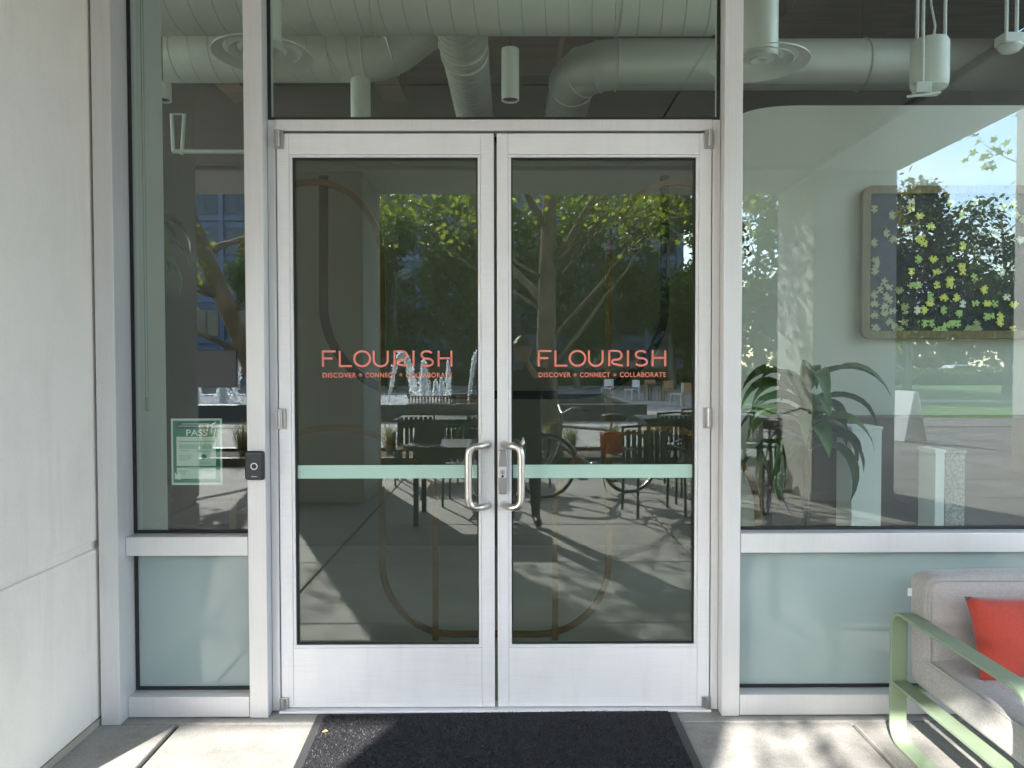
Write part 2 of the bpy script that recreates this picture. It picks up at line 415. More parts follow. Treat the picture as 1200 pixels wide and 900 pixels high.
# unseen right-hand side glazing, added to let daylight into the room
g = obj('fill_return_pane', MB().box(XE - .05, XE - .042, .1, 2.4, .09, 4.94), GLASS, sf)
for y in (1.25, 2.34): obj('fill_return_mullion', MB().box(XE - .1, XE, y, y + .06, .002, 4.94), ALU, sf)

# ------------------------------------------------------------------ doors
def letters_flourish():
    """stroke paths of the wide thin capitals, unit height"""
    def arc(cx, cz, r, a0, a1, n=16, rz=None):
        rz = rz or r
        return [(cx + r*math.cos(R(a0 + (a1-a0)*k/n)), cz + rz*math.sin(R(a0 + (a1-a0)*k/n))) for k in range(n+1)]
    w = .075
    return [
      (0.00, [[(0,0),(0,1)], [(-w/2,1-w/2),(.80,1-w/2)], [(0,.52),(.60,.52)]]),                       # F
      (1.06, [[(0,1),(0,0)], [(-w/2,w/2),(.76,w/2)]]),                                               # L
      (1.94, [arc(.53,.5,.50,0,360,32,.47)]),                                                        # O
      (3.20, [[(0,1),(0,.42)] + arc(.44,.42,.44,180,360,20,.40) + [(.88,.42),(.88,1)]]),             # U
      (4.50, [[(0,0),(0,1)], [(0,1-w/2),(.50,1-w/2)] + arc(.50,.69,.29,88,-90,12,.272) + [(.50,.42),(.30,.40)] + arc(.34,.26,.16,100,215,8,.15) + [(.36,.13),(.86,.03)]]),  # R
      (5.70, [[(0,0),(0,1)]]),                                                                       # I
      (6.10, [arc(.44,.73,.34,28,270,16,.235) + arc(.44,.27,.38,90,-152,16,.235)]),                  # S
      (7.28, [[(0,0),(0,1)], [(.80,0),(.80,1)], [(0,.52),(.80,.52)]]),                               # H
    ], w
def flat_text(body, size, x, y, z, extrude=.0004, bold=.0, align='LEFT', space=1.0):
    cu = bpy.data.curves.new('text', 'FONT'); cu.body = body; cu.size = size; cu.extrude = extrude; cu.offset = bold; cu.align_x = align
    cu.space_character = space
    o = bpy.data.objects.new('text', cu); COL.objects.link(o)
    dg = bpy.context.evaluated_depsgraph_get(); dg.update()
    me = bpy.data.meshes.new_from_object(o.evaluated_get(dg))
    COL.objects.unlink(o); bpy.data.objects.remove(o)
    xs = [v.co.x for v in me.vertices]; x0, x1 = min(xs), max(xs)
    mb = MB(); mb.add([(x + v.co.x, y - v.co.z, z + v.co.y) for v in me.vertices], [tuple(p.vertices) for p in me.polygons])
    bpy.data.meshes.remove(me)
    return mb, x0 + x, x1 + x
MINT = None
def mintmat():
    m, n, l = newmat('frosted_mint_film')
    out = n.new('ShaderNodeOutputMaterial'); mix = n.new('ShaderNodeMixShader'); mix.inputs[0].default_value = .54
    tr = n.new('ShaderNodeBsdfTransparent'); tr.inputs[0].default_value = (.9,1,.95,1)
    a = n.new('ShaderNodeBsdfDiffuse'); a.inputs[0].default_value = (.78,1.0,.91,1)
    t = n.new('ShaderNodeBsdfTranslucent'); t.inputs[0].default_value = (.78,1.0,.91,1)
    m2 = n.new('ShaderNodeMixShader'); m2.inputs[0].default_value = .25
    l.new(a.outputs[0], m2.inputs[1]); l.new(t.outputs[0], m2.inputs[2]); l.new(tr.outputs[0], mix.inputs[1]); l.new(m2.outputs[0], mix.inputs[2]); l.new(mix.outputs[0], out.inputs[0])
    return m
MINT = mintmat()
DG = .022
zb, zt = UZ(580, 828.2, 0), UZ(580, 156.2, 0)
def door(side):
    if side < 0:
        x0, x1 = fl1 + .004, UX(579.2, 480, 0)
        gx0, gx1 = UX(344.6, 470, 0), UX(560.6, 470, 0)
        lab = 'left leaf of the glass entrance doors, with an offset steel pull and no lock'
    else:
        x0, x1 = UX(582.8, 480, 0), fr0 - .004
        gx0, gx1 = UX(599.3, 470, 0), UX(814.8, 470, 0)
        lab = 'right leaf of the glass entrance doors, with a lock cylinder beside its steel pull'
    gz0_, gz1_ = UZ(470, 756, 0), UZ(470, 184.3, 0)
    hx = x0 if side < 0 else x1
    t = thing('glass_door', lab, 'door', ((x0+x1)/2, .02, 0), group='pair of entrance doors')
    bd = .0125
    T = .046
    obj('stile', MB().box(x0, gx0 - bd, 0, T, zb, zt), ALUW, t, bevel=.002)
    obj('stile', MB().box(gx1 + bd, x1, 0, T, zb, zt), ALUW, t, bevel=.002)
    obj('top_rail', MB().box(gx0 - bd + .0006, gx1 + bd - .0006, .0006, T, gz1_ + bd, zt), ALUW, t, bevel=.0015)
    obj('bottom_rail', MB().box(gx0 - bd + .0006, gx1 + bd - .0006, .0006, T, zb, gz0_ - bd), ALUW, t, bevel=.0015)
    for q in ((gx0 - bd + .001, gx0, gz0_, gz1_), (gx1, gx1 + bd - .001, gz0_, gz1_), (gx0 - bd + .001, gx1 + bd - .001, gz1_ + .0005, gz1_ + bd - .001), (gx0 - bd + .001, gx1 + bd - .001, gz0_ - bd + .001, gz0_ - .0005)):
        obj('glazing_bead', MB().box(q[0], q[1], .0022, T - .004, q[2], q[3]), ALUW, t, bevel=.0012)
    gk = .006
    for q in ((gx0, gx0 + gk, gz0_, gz1_), (gx1 - gk, gx1, gz0_, gz1_), (gx0 + gk, gx1 - gk, gz1_ - gk, gz1_), (gx0 + gk, gx1 - gk, gz0_, gz0_ + gk)):
        obj('gasket', MB().box(q[0], q[1], .009, DG - .001, q[2], q[3]), GASKET, t)
    g = obj('door_pane', MB().box(gx0 + .0005, gx1 - .0005, DG, DG + .008, gz0_ + .0005, gz1_ - .0005), GLASSD, t)
    obj('frosted_band', MB().box(gx0 + .003, gx1 - .003, DG - .0012, DG - .0006, UZ(470, 560.5, DG), UZ(470, 545, DG)), MINT, g)
    # lettering
    L, w = letters_flourish()
    lx0, lx1 = (UX(378.5, 420, DG), UX(529.5, 420, DG)) if side < 0 else (UX(631.5, 420, DG), UX(780, 420, DG))
    z0_, z1_ = UZ(450, 429.6, DG), UZ(450, 411, DG)
    h = z1_ - z0_; k = (lx1 - lx0) / 8.11
    mb = MB()
    for (ox, strokes) in L:
        for st in strokes:
            pts = [(lx0 + (ox + u) * k, DG - .001, z0_ + v * h) for u, v in st]
            closed = len(pts) > 20 and (Vector(pts[0]) - Vector(pts[-1])).length < 1e-5
            if closed: pts = pts[:-1]
            mb.bar(pts, .0006, h * .125, (0, 1, 0), closed)
    obj('word_lettering', mb, CORAL, g)
    zt_ = UZ(450, 442.3, DG)
    sz = .0285
    segs = [('DISCOVER', (378.3, 417.6) if side < 0 else (631.3, 668.8)), ('CONNECT', (428.3, 464) if side < 0 else (679.6, 714.8)), ('COLLABORATE', (475.8, 530) if side < 0 else (726.2, 780.3))]
    tagm = MB()
    for body, (a, c) in segs:
        m_, u0, u1 = flat_text(body, sz, 0, 0, 0, bold=.00035, space=1.12)
        ax, cx = UX(a, 440, DG), UX(c, 440, DG)
        s_ = (cx - ax) / (u1 - u0)
        tagm.add([(ax + (v[0] - u0) * s_, DG - .001 + v[1], zt_ + v[2]) for v in m_.v], m_.f)
    obj('tagline_lettering', tagm, CORAL, g)
    mb = MB()
    for pxm in ((422.6, 469.8) if side < 0 else (674, 720.4)):
        cx, cz = UX(pxm, 439.5, DG), UZ(pxm, 439.3, DG)
        poly = []
        for q in range(32):
            a = 2*PI*q/32; rr = .0072 * (1 + .22 * math.cos(8*a)); poly.append((rr*math.cos(a), rr*math.sin(a)))
        mb.prism(poly, .0006, lambda u, v, w_: (cx + u, DG - .0006 - w_, cz + v))
    obj('flower_mark', mb, CORALD, g)
    # hinges
    s = 1 if side < 0 else -1
    for pyc, hh in ((163, 22), (491, 24), (827, 17)):
        hz1, hz0 = UZ(327, pyc - hh/2, -.01), UZ(327, pyc + hh/2, -.01)
        hz0 = max(hz0, .006)
        hg = obj('hinge', MB().box(hx - s*.006, hx + s*.031, -.009, -.0005, hz0, hz1), CHROME, t, bevel=.001)
        cxh = hx + s*.009
        mid = hz1 - (hz1 - hz0) * .30
        obj('knuckle', MB().lathe([(.0105, hz0 + .008), (.0105, mid - .0015), (.008, mid - .0015), (.008, mid + .0015), (.0105, mid + .0015), (.0105, hz1 - .001)], (cxh, -.012, 0), 16), CHROME, hg, smooth=True)
    # pull handle
    pxs, pxb = (571.5, 548.8) if side < 0 else (591.5, 611)
    hz1, hz0 = UZ(580, 521, 0), UZ(580, 591.5, 0)
    xs, xb = UX(pxs, 556, 0), UX(pxb, 556, -.075)
    pts = []
    def corner(p0, p1, p2, n=7):
        return [(Vector(p0)*(1-u)**2 + Vector(p1)*2*u*(1-u) + Vector(p2)*u*u) for u in [k/n for k in range(n+1)]]
    d_ = xb - xs; yb = -.075
    pts += [Vector((xs, 0, hz1)), Vector((xs, -.012, hz1))]
    pts += corner((xs, -.02, hz1), (xs + d_*.15, -.052, hz1), (xs + d_*.45, -.064, hz1), 5)
    pts += corner((xs + d_*.5, -.066, hz1), (xb, yb, hz1), (xb, yb, hz1 - .045))
    pts += corner((xb, yb, hz0 + .045), (xb, yb, hz0), (xs + d_*.5, -.066, hz0))
    pts += corner((xs + d_*.45, -.064, hz0), (xs + d_*.15, -.052, hz0), (xs, -.02, hz0), 5)
    pts += [Vector((xs, -.012, hz0)), Vector((xs, 0, hz0))]
    hd = obj('pull_handle', MB().tube(pts, .0145, 16), STEEL, t, smooth='all')
    for z in (hz0, hz1): obj('collar', MB().lathe([(.018, 0), (.018, .004), (.0155, .006)], (xs, -.0065, z), 20, 'y'), STEEL, hd, smooth=True)
    if side > 0:
        cx = UX(589, 552, 0)
        lz1, lz0 = UZ(589, 527, 0), UZ(589, 578.5, 0); zc = (lz0 + lz1)/2; hh = (lz1 - lz0)/2
        poly = []
        for a, zz in ((.012, -1), (.015, -.96), (.019, -.55), (.0195, 0), (.019, .55), (.015, .96), (.012, 1)): poly.append((a, zz*hh))
        poly = poly + [(-a, z_) for a, z_ in reversed(poly)]
        lk = obj('lock_case', MB().prism(poly, .014, lambda u, v, w_: (cx + u, -.0005 - w_, zc + v)), CHROME, t, bevel=.003, seg=3, smooth=True)
        obj('lock_plate', MB().box(cx - .017, cx + .017, -.0185, -.014, zc - .023, zc + .023), ALUW, lk, bevel=.002)
        obj('key_cylinder', MB().lathe([(.0115, 0), (.0115, .003), (.0095, .0045)], (cx, -.0235, zc), 24, 'y'), STEEL, lk, smooth=True)
        obj('keyhole', MB().box(cx - .0012, cx + .0012, -.0239, -.0236, zc - .006, zc + .006), GASKET, lk)
        obj('lower_cylinder', MB().lathe([(.005, 0), (.005, .002)], (cx, -.0205, zc - .0165), 16, 'y'), GASKET, lk)
    return t
door(-1); door(1)

# ------------------------------------------------------------------ small things on the facade
cr_ = thing('card_reader', 'black rounded card reader with a white ring on the left mullion', 'card reader', (UX(300, 545, MF), MF, UZ(300, 545, MF)))
x0, x1, z0, z1 = UX(288.6, 545, MF), UX(311.4, 545, MF), UZ(300, 562, MF), UZ(300, 528, MF)
BLK = pmat('black_plastic', (.022,.023,.027), .38)
bx_ = obj('body', MB().box(x0, x1, MF - .024, MF - .0008, z0, z1), BLK, cr_, bevel=.011, seg=4)
cx, cz = (x0+x1)/2, UZ(300, 545.6, MF)
ring = []
for k in range(28): ring.append((cx + .0125*math.cos(2*PI*k/28), MF - .0243, cz + .0125*math.sin(2*PI*k/28)))
obj('ring', MB().bar(ring, .0008, .0034, (0,1,0), True), pmat('ring_white', (.75,.78,.85), .4), cr_)
obj('name_mark', MB().box(cx - .012, cx + .012, MF - .0246, MF - .0238, z0 + .0135, z0 + .0175), pmat('grey_print', (.35,.35,.37), .5), cr_)

# poster inside the left window
py_ = GP + .014
ps = thing('poster', 'green PASS certificate poster taped inside the left window', 'poster', U(230, 529, py_))
PGREEN = pmat('poster_green', (.020,.22,.13), .6, var=.08, vscale=8); PPALE = pmat('poster_paper', (.70,.86,.78), .6, var=.02, vscale=10)
PNAVY = pmat('poster_navy', (.015,.05,.10), .6); PWHITE = pmat('poster_white', (.92,.95,.93), .5); PGREY = pmat('poster_grey', (.28,.36,.33), .6); PTINT = pmat('poster_tint', (.42,.66,.56), .6)
def pbox(name, a, b_, c, d, mat, lift):
    return obj(name, MB().box(UX(a, 529, py_), UX(c, 529, py_), py_ - .0004*lift - .0003, py_ - .0004*(lift-1), UZ(230, d, py_), UZ(230, b_, py_)), mat, ps)
pbox('sheet', 200.8, 490.5, 260.4, 568.3, PPALE, 0)
pbox('green_field', 203, 492.8, 258, 565.6, PGREEN, 1)
pbox('title_box', 207.6, 494.6, 252, 502, PNAVY, 2)
for (a, c, yy) in ((213.5, 246, 496.6), (209.3, 250, 499.2)):
    mb = MB(); x = a
    while x < c:
        w_ = rnd.uniform(1.2, 3.2); mb.box(UX(x, 529, py_), UX(min(c, x + w_), 529, py_), py_ - .0016, py_ - .0013, UZ(230, yy + .8, py_), UZ(230, yy - .6, py_)); x += w_ + .6
    obj('print_line', mb, PTINT, ps)
pbox('white_field', 207, 511.8, 253, 546, PPALE, 2)
pbox('tint_field', 210, 520.5, 249, 526, PTINT, 3)
pbox('lower_field', 207, 548, 253, 561, PPALE, 2)
pbox('lower_band', 221, 547.4, 237, 549.6, PTINT, 3)
for (a, c, yy, hgt) in ((210, 252, 517.4, 1.3), (212, 222, 528, .9), (230, 246, 529, .9), (210, 225, 533.5, .6), (210, 224, 535.3, .6), (210, 225, 537.1, .6), (210, 221, 538.9, .6), (233, 248, 541.4, .6), (234, 247, 543.4, .6), (210, 220, 552, .8), (212, 217, 554.6, .8), (215, 252, 563.2, .5)):
    mb = MB(); x = a
    while x < c:
        w_ = rnd.uniform(1.2, 3.4); mb.box(UX(x, 529, py_), UX(min(c, x + w_), 529, py_), py_ - .002, py_ - .0016, UZ(230, yy + hgt/2, py_), UZ(230, yy - hgt/2, py_)); x += w_ + .7
    obj('print_line', mb, PGREY, ps)
mb, u0, u1 = flat_text('PASS', 1, 0, 0, 0, extrude=0, bold=.018)
ax, cx2 = UX(218.6, 529, py_), UX(243.5, 529, py_); s_ = (cx2 - ax)/(u1-u0); zb_ = UZ(230, 510.6, py_); hz_ = (UZ(230, 503, py_) - zb_)/.73
obj('pass_lettering', MB().add([(ax + (v[0]-u0)*s_, py_ - .0018, zb_ + v[2]*hz_) for v in mb.v], mb.f), PWHITE, ps)
ce = U(239, 535.3, py_)
obj('seal_mark', MB().lathe([(.0115, 0), (.0115, .0004)], (ce.x, py_ - .0022, ce.z), 20, 'y'), PGREEN, ps)
ce = U(208.5, 558, py_)
obj('ribbon_mark', MB().prism([(-.012,-.012),(.014,-.014),(.012,.004),(.004,.016),(-.004,.004),(-.012,.018)], .0004, lambda u, v, w_: (ce.x + u, py_ - .0018 - w_, ce.z + v)), PWHITE, ps)
# grey card on the inside of the glass
o = obj('grey_card', MB().box(UX(230.3, 430, py_), UX(279, 430, py_), GP - .006, GP - .002, UZ(250, 454, py_), UZ(250, 411, py_)), pmat('grey_card', (.085,.08,.083), .7), None, bevel=.001)
tag(o, 'plain dark grey square card fixed on the left window above the poster', 'card')
# blind chain
ch = thing('blind_chain', 'thin roller blind chain with a clear weight hanging in the left window', 'blind chain', U(172, 470, .1))
cxx = UX(170, 300, .1)
mb = MB()
for dx in (-.005, .005): mb.tube([(cxx + dx, .1, UZ(172, 468, .1)), (cxx + dx, .1, 3.6)], .0018, 5)
obj('chain', mb, pmat('grey_chain', (.30,.34,.31), .5), ch)
obj('weight', MB().box(cxx - .009, cxx + .009, .094, .106, UZ(172, 482, .1), UZ(172, 465, .1)), pmat('clear_weight', (.35,.40,.37), .3), ch, bevel=.004)

# ------------------------------------------------------------------ door mat
mt = thing('door_mat', 'black bristled entrance mat with a rubber border in front of the doors', 'doormat', (0, -.35, 0))
def matcarpet():
    m, n, l = newmat('mat_carpet')
    out = n.new('ShaderNodeOutputMaterial'); b_ = n.new('ShaderNodeBsdfPrincipled'); l.new(b_.outputs[0], out.inputs[0]); b_.inputs['Roughness'].default_value = .85
    tc = n.new('ShaderNodeTexCoord'); t = n.new('ShaderNodeTexNoise'); t.inputs['Scale'].default_value = 190; t.inputs['Detail'].default_value = 3
    l.new(tc.outputs['Object'], t.inputs['Vector']); r_ = n.new('ShaderNodeValToRGB')
    r_.color_ramp.elements[0].position = .46; r_.color_ramp.elements[0].color = (.006,.006,.008,1); r_.color_ramp.elements[1].position = .72; r_.color_ramp.elements[1].color = (.055,.055,.062,1)
    l.new(t.outputs['Fac'], r_.inputs[0]); l.new(r_.outputs[0], b_.inputs['Base Color'])
    bp = n.new('ShaderNodeBump'); bp.inputs['Strength'].default_value = 1; bp.inputs['Distance'].default_value = .006; l.new(t.outputs['Fac'], bp.inputs['Height']); l.new(bp.outputs[0], b_.inputs['Normal'])
    return m
def G(px, py):
    d = right * ((px - 600) / FPX) + up * ((450 - py) / FPX) + fwd
    return CAM + d * (-CAM.z / d.z)
a0, a1, a2, a3 = G(372, 838.5), G(791, 832.5), G(823, 900), G(344, 900)
e1 = (a2 - a1).normalized(); e0 = (a3 - a0).normalized()
q0, q1 = a0 + e0 * .95, a1 + e1 * .95
def quadprism(pts, z0, z1): return MB().add([(p.x, p.y, z0) for p in pts] + [(p.x, p.y, z1) for p in pts], [(3,2,1,0),(4,5,6,7),(0,1,5,4),(1,2,6,5),(2,3,7,6),(3,0,4,7)])
obj('rubber_border', quadprism([q0, q1, a1, a0], .0012, .0065), pmat('mat_rubber', (.045,.045,.047), .6), mt, bevel=.004)
ix = (a1 - a0).normalized() * .035; iy = e1 * .018
pl = [q0 + ix - e0*.03, q1 - ix - e1*.03, a1 - ix + iy, a0 + ix + iy]
obj('carpet', quadprism(pl, .004, .0105), matcarpet(), mt)
# bristles that stand up from the carpet
mb = MB(); rr = random.Random(3)
for k in range(26000):
    u, v = rr.random(), rr.random() * .62
    p = (pl[3].lerp(pl[2], u)).lerp(pl[0].lerp(pl[1], u), v)
    a = rr.random() * 6.28; s_ = rr.uniform(.0016, .003); tx, ty = rr.uniform(-.003, .003), rr.uniform(-.003, .003)
    mb.v += [(p.x + s_*math.cos(a), p.y + s_*math.sin(a), .010), (p.x - s_*math.cos(a), p.y - s_*math.sin(a), .010), (p.x + tx, p.y + ty, .010 + rr.uniform(.003, .006))]
    i = len(mb.v); mb.f.append((i-3, i-2, i-1)); mb.m.append(0)
def bristlemat():
    m, n, l = newmat('mat_bristle')
    out = n.new('ShaderNodeOutputMaterial'); b_ = n.new('ShaderNodeBsdfPrincipled'); l.new(b_.outputs[0], out.inputs[0]); b_.inputs['Roughness'].default_value = .55
    g = n.new('ShaderNodeNewGeometry'); r_ = n.new('ShaderNodeValToRGB'); r_.color_ramp.elements[0].color = (.006,.006,.008,1); r_.color_ramp.elements[1].color = (.04,.04,.044,1); r_.color_ramp.elements[0].position = .35
    l.new(g.outputs['Random Per Island'], r_.inputs[0]); l.new(r_.outputs[0], b_.inputs['Base Color']); return m
me = bpy.data.meshes.new('bristles'); org = ORG[mt.name]
me.from_pydata([tuple(Vector(v) - org) for v in mb.v], [], mb.f)
o = obj('bristles', me, bristlemat(), mt); o['kind'] = 'stuff'
p = G(381, 862)
lf = obj('dry_leaf', MB().add([(p.x-.012,p.y-.006,.017),(p.x+.002,p.y-.011,.0185),(p.x+.013,p.y+.002,.017),(p.x,p.y+.010,.021)], [(0,1,2,3)]), pmat('dry_leaf', (.45,.26,.08), .7), None)
tag(lf, 'tiny dry tan leaf lying on the black doormat', 'leaf')
# ------------------------------------------------------------------ lounge chair by the right window
def fabricmat(name, c1, c2, sc=420):
    m, n, l = newmat(name)
    out = n.new('ShaderNodeOutputMaterial'); b_ = n.new('ShaderNodeBsdfPrincipled'); l.new(b_.outputs[0], out.inputs[0]); b_.inputs['Roughness'].default_value = .9
    b_.inputs['Sheen Weight'].default_value = .2
    tc = n.new('ShaderNodeTexCoord')
    fs = []
    for st in ((sc, sc*.12, sc*.12), (sc*.12, sc*.12, sc)):
        mp_ = n.new('ShaderNodeMapping'); mp_.inputs['Scale'].default_value = st; t = n.new('ShaderNodeTexNoise'); t.inputs['Scale'].default_value = 1; t.inputs['Detail'].default_value = 2
        l.new(tc.outputs['Object'], mp_.inputs[0]); l.new(mp_.outputs[0], t.inputs['Vector']); fs.append(t.outputs['Fac'])
    ad = n.new('ShaderNodeMath'); ad.operation = 'ADD'; l.new(fs[0], ad.inputs[0]); l.new(fs[1], ad.inputs[1])
    r_ = n.new('ShaderNodeValToRGB'); r_.color_ramp.elements[0].position = .75; r_.color_ramp.elements[0].color = (*c1, 1); r_.color_ramp.elements[1].position = 1.0 ; r_.color_ramp.elements[1].color = (*c2, 1)
    md = n.new('ShaderNodeMath'); md.operation = 'MULTIPLY'; md.inputs[1].default_value = .85; l.new(ad.outputs[0], md.inputs[0]); l.new(md.outputs[0], r_.inputs[0])
    l.new(r_.outputs[0], b_.inputs['Base Color'])
    bp = n.new('ShaderNodeBump'); bp.inputs['Strength'].default_value = .12; bp.inputs['Distance'].default_value = .001; l.new(ad.outputs[0], bp.inputs['Height'])
    t3 = n.new('ShaderNodeTexNoise'); t3.inputs['Scale'].default_value = 9; l.new(tc.outputs['Object'], t3.inputs['Vector'])
    bp2 = n.new('ShaderNodeBump'); bp2.inputs['Strength'].default_value = .45; bp2.inputs['Distance'].default_value = .02; l.new(t3.outputs['Fac'], bp2.inputs['Height']); l.new(bp.outputs[0], bp2.inputs['Normal'])
    l.new(bp2.outputs[0], b_.inputs['Normal'])
    return m
def softbox(x0, x1, y0, y1, z0, z1, p=7, n=14, shear=0, ps=None):
    """cushion with rounded edges; shear leans it back along y with height"""
    pp = ps or (p, p, p)
    bm = bmesh.new(); bmesh.ops.create_cube(bm, size=2)
    bmesh.ops.subdivide_edges(bm, edges=bm.edges[:], cuts=n, use_grid_fill=True)
    mb = MB()
    hx, hy, hz = (x1-x0)/2, (y1-y0)/2, (z1-z0)/2
    m_ = min(hx, hy, hz)
    for v in bm.verts:
        c = Vector(v.co)
        # rounded box: inner box plus sphere of radius rr
        rr = m_ * .55
        q = Vector((c.x*hx, c.y*hy, c.z*hz)); inn = Vector((max(-hx+rr, min(hx-rr, q.x)), max(-hy+rr, min(hy-rr, q.y)), max(-hz+rr, min(hz-rr, q.z))))
        d = q - inn
        if d.length > 1e-6: q = inn + d.normalized() * min(rr, max(d.length, rr * .999))
        q.z += .012 * (1 - c.x**2) * (1 - c.y**2) * (1 if c.z > 0 else 0)
        mb.v.append((q.x + (x0+x1)/2, q.y + (y0+y1)/2 + shear * (q.z + hz), q.z + (z0+z1)/2))
    bm.verts.index_update()
    for f in bm.faces: mb.f.append(tuple(v.index for v in f.verts)); mb.m.append(0)
    bm.free(); return mb
GRNM = pmat('sage_green_paint', (.235,.30,.20), .42, 0, var=.04, vscale=12, spec=.4)
FAB = fabricmat('grey_fabric', (.33,.305,.285), (.43,.40,.375), 1100)
REDF = fabricmat('red_fabric', (.37,.042,.025), (.44,.055,.032), 700)
ac = thing('lounge_chair', 'low outdoor lounge chair with sage green metal frame and grey cushions', 'armchair', (1.9, -.6, 0))
XA, YR, YF = UX(1052.5, 800, -.27), -.27, -1.03
ZA, ZSR, BW, BT = .513, .235, .064, .014
def rloop(x, corners, r, n=6):
    """rounded rectangle loop in the plane X = x; corners (y, z) in order"""
    out = []; L = len(corners)
    for i in range(L):
        p0, p1, p2 = Vector(corners[i-1]), Vector(corners[i]), Vector(corners[(i+1) % L])
        a = p1 + (p0-p1).normalized()*r; c = p1 + (p2-p1).normalized()*r
        for k in range(n+1):
            u = k/n; q = a*(1-u)**2 + p1*2*u*(1-u) + c*u*u; out.append((x, q[0], q[1]))
    return out
XB = XA + .80
for x in (XA, XB):
    fr_ = obj('side_frame', MB().bar(rloop(x, [(YR, .012), (YR, ZA), (YF, ZA), (YF, .012)], .075, 10), BW, BT, (1,0,0), True), GRNM, ac, bevel=.003, smooth=True)
    obj('seat_rail', MB().box(x - BW/2 + .002, x + BW/2 - .002, YF + .008, YR - .008, ZSR - .007, ZSR + .007), GRNM, fr_, bevel=.002)
for y in (YR - .02, YF + .1):
    obj('cross_bar', MB().box(XA + BW/2, XB - BW/2, y - .03, y, ZSR - .02, ZSR - .008), GRNM, ac)
cx0, cx1 = XA + BW/2 - .004, XB - BW/2 + .004
obj('seat_cushion', softbox(cx0, cx1, YF + .03, -.285, ZSR + .008, .375), FAB, ac, smooth='all')
bcu = obj('back_cushion', softbox(cx0 + .005, cx1 - .005, -.425, -.272, ZSR + .03, .672, shear=.03), FAB, ac, smooth='all')
obj('care_tag', MB().box(cx0 - .010, cx0 + .008, -.300, -.297, .575, .605), pmat('white_tag', (.8,.8,.78), .7), bcu)
# piping seam on cushions
pts = []
def loop_rect(a0, a1, b0, b1, r, n=5):
    out = []
    for ca, cb, s0 in ((a1-r, b1-r, 0), (a0+r, b1-r, 90), (a0+r, b0+r, 180), (a1-r, b0+r, 270)):
        for k in range(n+1): out.append((ca + r*math.cos(R(s0+90*k/n)), cb + r*math.sin(R(s0+90*k/n))))
    return out
i_ = .010
zb0, zb1 = ZSR + .03, .672
obj('piping', MB().tube([(x, -.425 + i_ + .03*(z - zb0), z) for x, z in loop_rect(cx0 + .005 + i_, cx1 - .005 - i_, zb0 + i_, zb1 - i_ + .002, .045)], .0042, 6, closed=True), FAB, bcu, smooth='all')
sc_ = [o for o in ac.children if o.name.startswith('seat_cushion')][0]
obj('piping', MB().tube([(x, y, .366) for x, y in loop_rect(cx0 + i_, cx1 - i_, YF + .03 + i_, -.285 - i_, .045)], .0042, 6, closed=True), FAB, sc_, smooth='all')
# red pillow
def pillow(c, w, h, t, rx, rz, n=16):
    mb = MB(); M_ = Matrix.Translation(c) @ Euler((rx, 0, rz), 'XYZ').to_matrix().to_4x4()
    for s in (-1, 1):
        b0 = len(mb.v)
        for i in range(n+1):
            for j in range(n+1):
                u, v = -1 + 2*i/n, -1 + 2*j/n
                k = 1 - .07 * (1 - u*u) * v*v - .0
                k2 = 1 - .07 * (1 - v*v) * u*u
                th = t * ((1-u*u) * (1-v*v)) ** .42
                th += .004 * math.sin(7*u + 3*v) * (1-u*u) * (1-v*v)
                mb.v.append(tuple(M_ @ Vector((u*w/2*k2, s*th/2, v*h/2*k))))
        for i in range(n):
            for j in range(n):
                q = (b0+i*(n+1)+j, b0+(i+1)*(n+1)+j, b0+(i+1)*(n+1)+j+1, b0+i*(n+1)+j+1); mb.f.append(q); mb.m.append(0)
    return mb
pc = Vector((1.822, -.545, .505))
rp = thing('throw_pillow', 'square coral red throw pillow leaning on the grey lounge chair', 'pillow', pc)
o = obj('pillow_cover', pillow(pc, .44, .285, .14, R(-17), R(4)), REDF, rp, smooth='all')
w_ = o.modifiers.new('weld', 'WELD'); w_.merge_threshold = .0005
p = Vector((1.965, -.622, .56))
obj('printed_mark', MB().prism([(-.035,.0),(-.03,.03),(-.008,.038),(.01,.02),(.035,.024),(.04,-.012),(.012,-.03),(-.02,-.026)], .002, lambda u, v, w__: (p.x + u, p.y - w__ + v*.3, p.z + v)), pmat('navy_print', (.03,.025,.06), .8), rp)

# ------------------------------------------------------------------ interior room
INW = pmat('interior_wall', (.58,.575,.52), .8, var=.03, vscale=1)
DARKW = pmat('dark_backing_wall', (.155,.145,.11), .8, var=.08, vscale=1.5)
BROWNC = pmat('board_marked_ceiling', (.31,.215,.14), .85, var=.25, vscale=2.5, bump=.2, bscale=20, stretch=(.6,8,1))
DUCTM = pmat('painted_duct', (.82,.83,.77), .45, .15, var=.04, vscale=3)
DUCTS = pmat('duct_seam', (.60,.62,.56), .45, .15)
WHITE = pmat('white_enamel', (.78,.80,.76), .4)
RL, RB = -4.2, 6.0
fl = struct(obj('interior_floor', MB().box(RL, XE - .1, .09, RB, -.03, .001), pmat('interior_floor', (.36,.33,.28), .35, var=.12, vscale=2)))
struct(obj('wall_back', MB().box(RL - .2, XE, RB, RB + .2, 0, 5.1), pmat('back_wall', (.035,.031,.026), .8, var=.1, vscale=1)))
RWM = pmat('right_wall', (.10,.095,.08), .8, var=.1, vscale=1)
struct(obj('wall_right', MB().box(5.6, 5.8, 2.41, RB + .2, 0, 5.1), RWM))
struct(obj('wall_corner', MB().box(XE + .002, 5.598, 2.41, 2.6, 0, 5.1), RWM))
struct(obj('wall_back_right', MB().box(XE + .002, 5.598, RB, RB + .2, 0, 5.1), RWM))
struct(obj('floor_right', MB().box(XE - .098, 5.598, 2.601, RB - .002, -.03, .001), RWM))
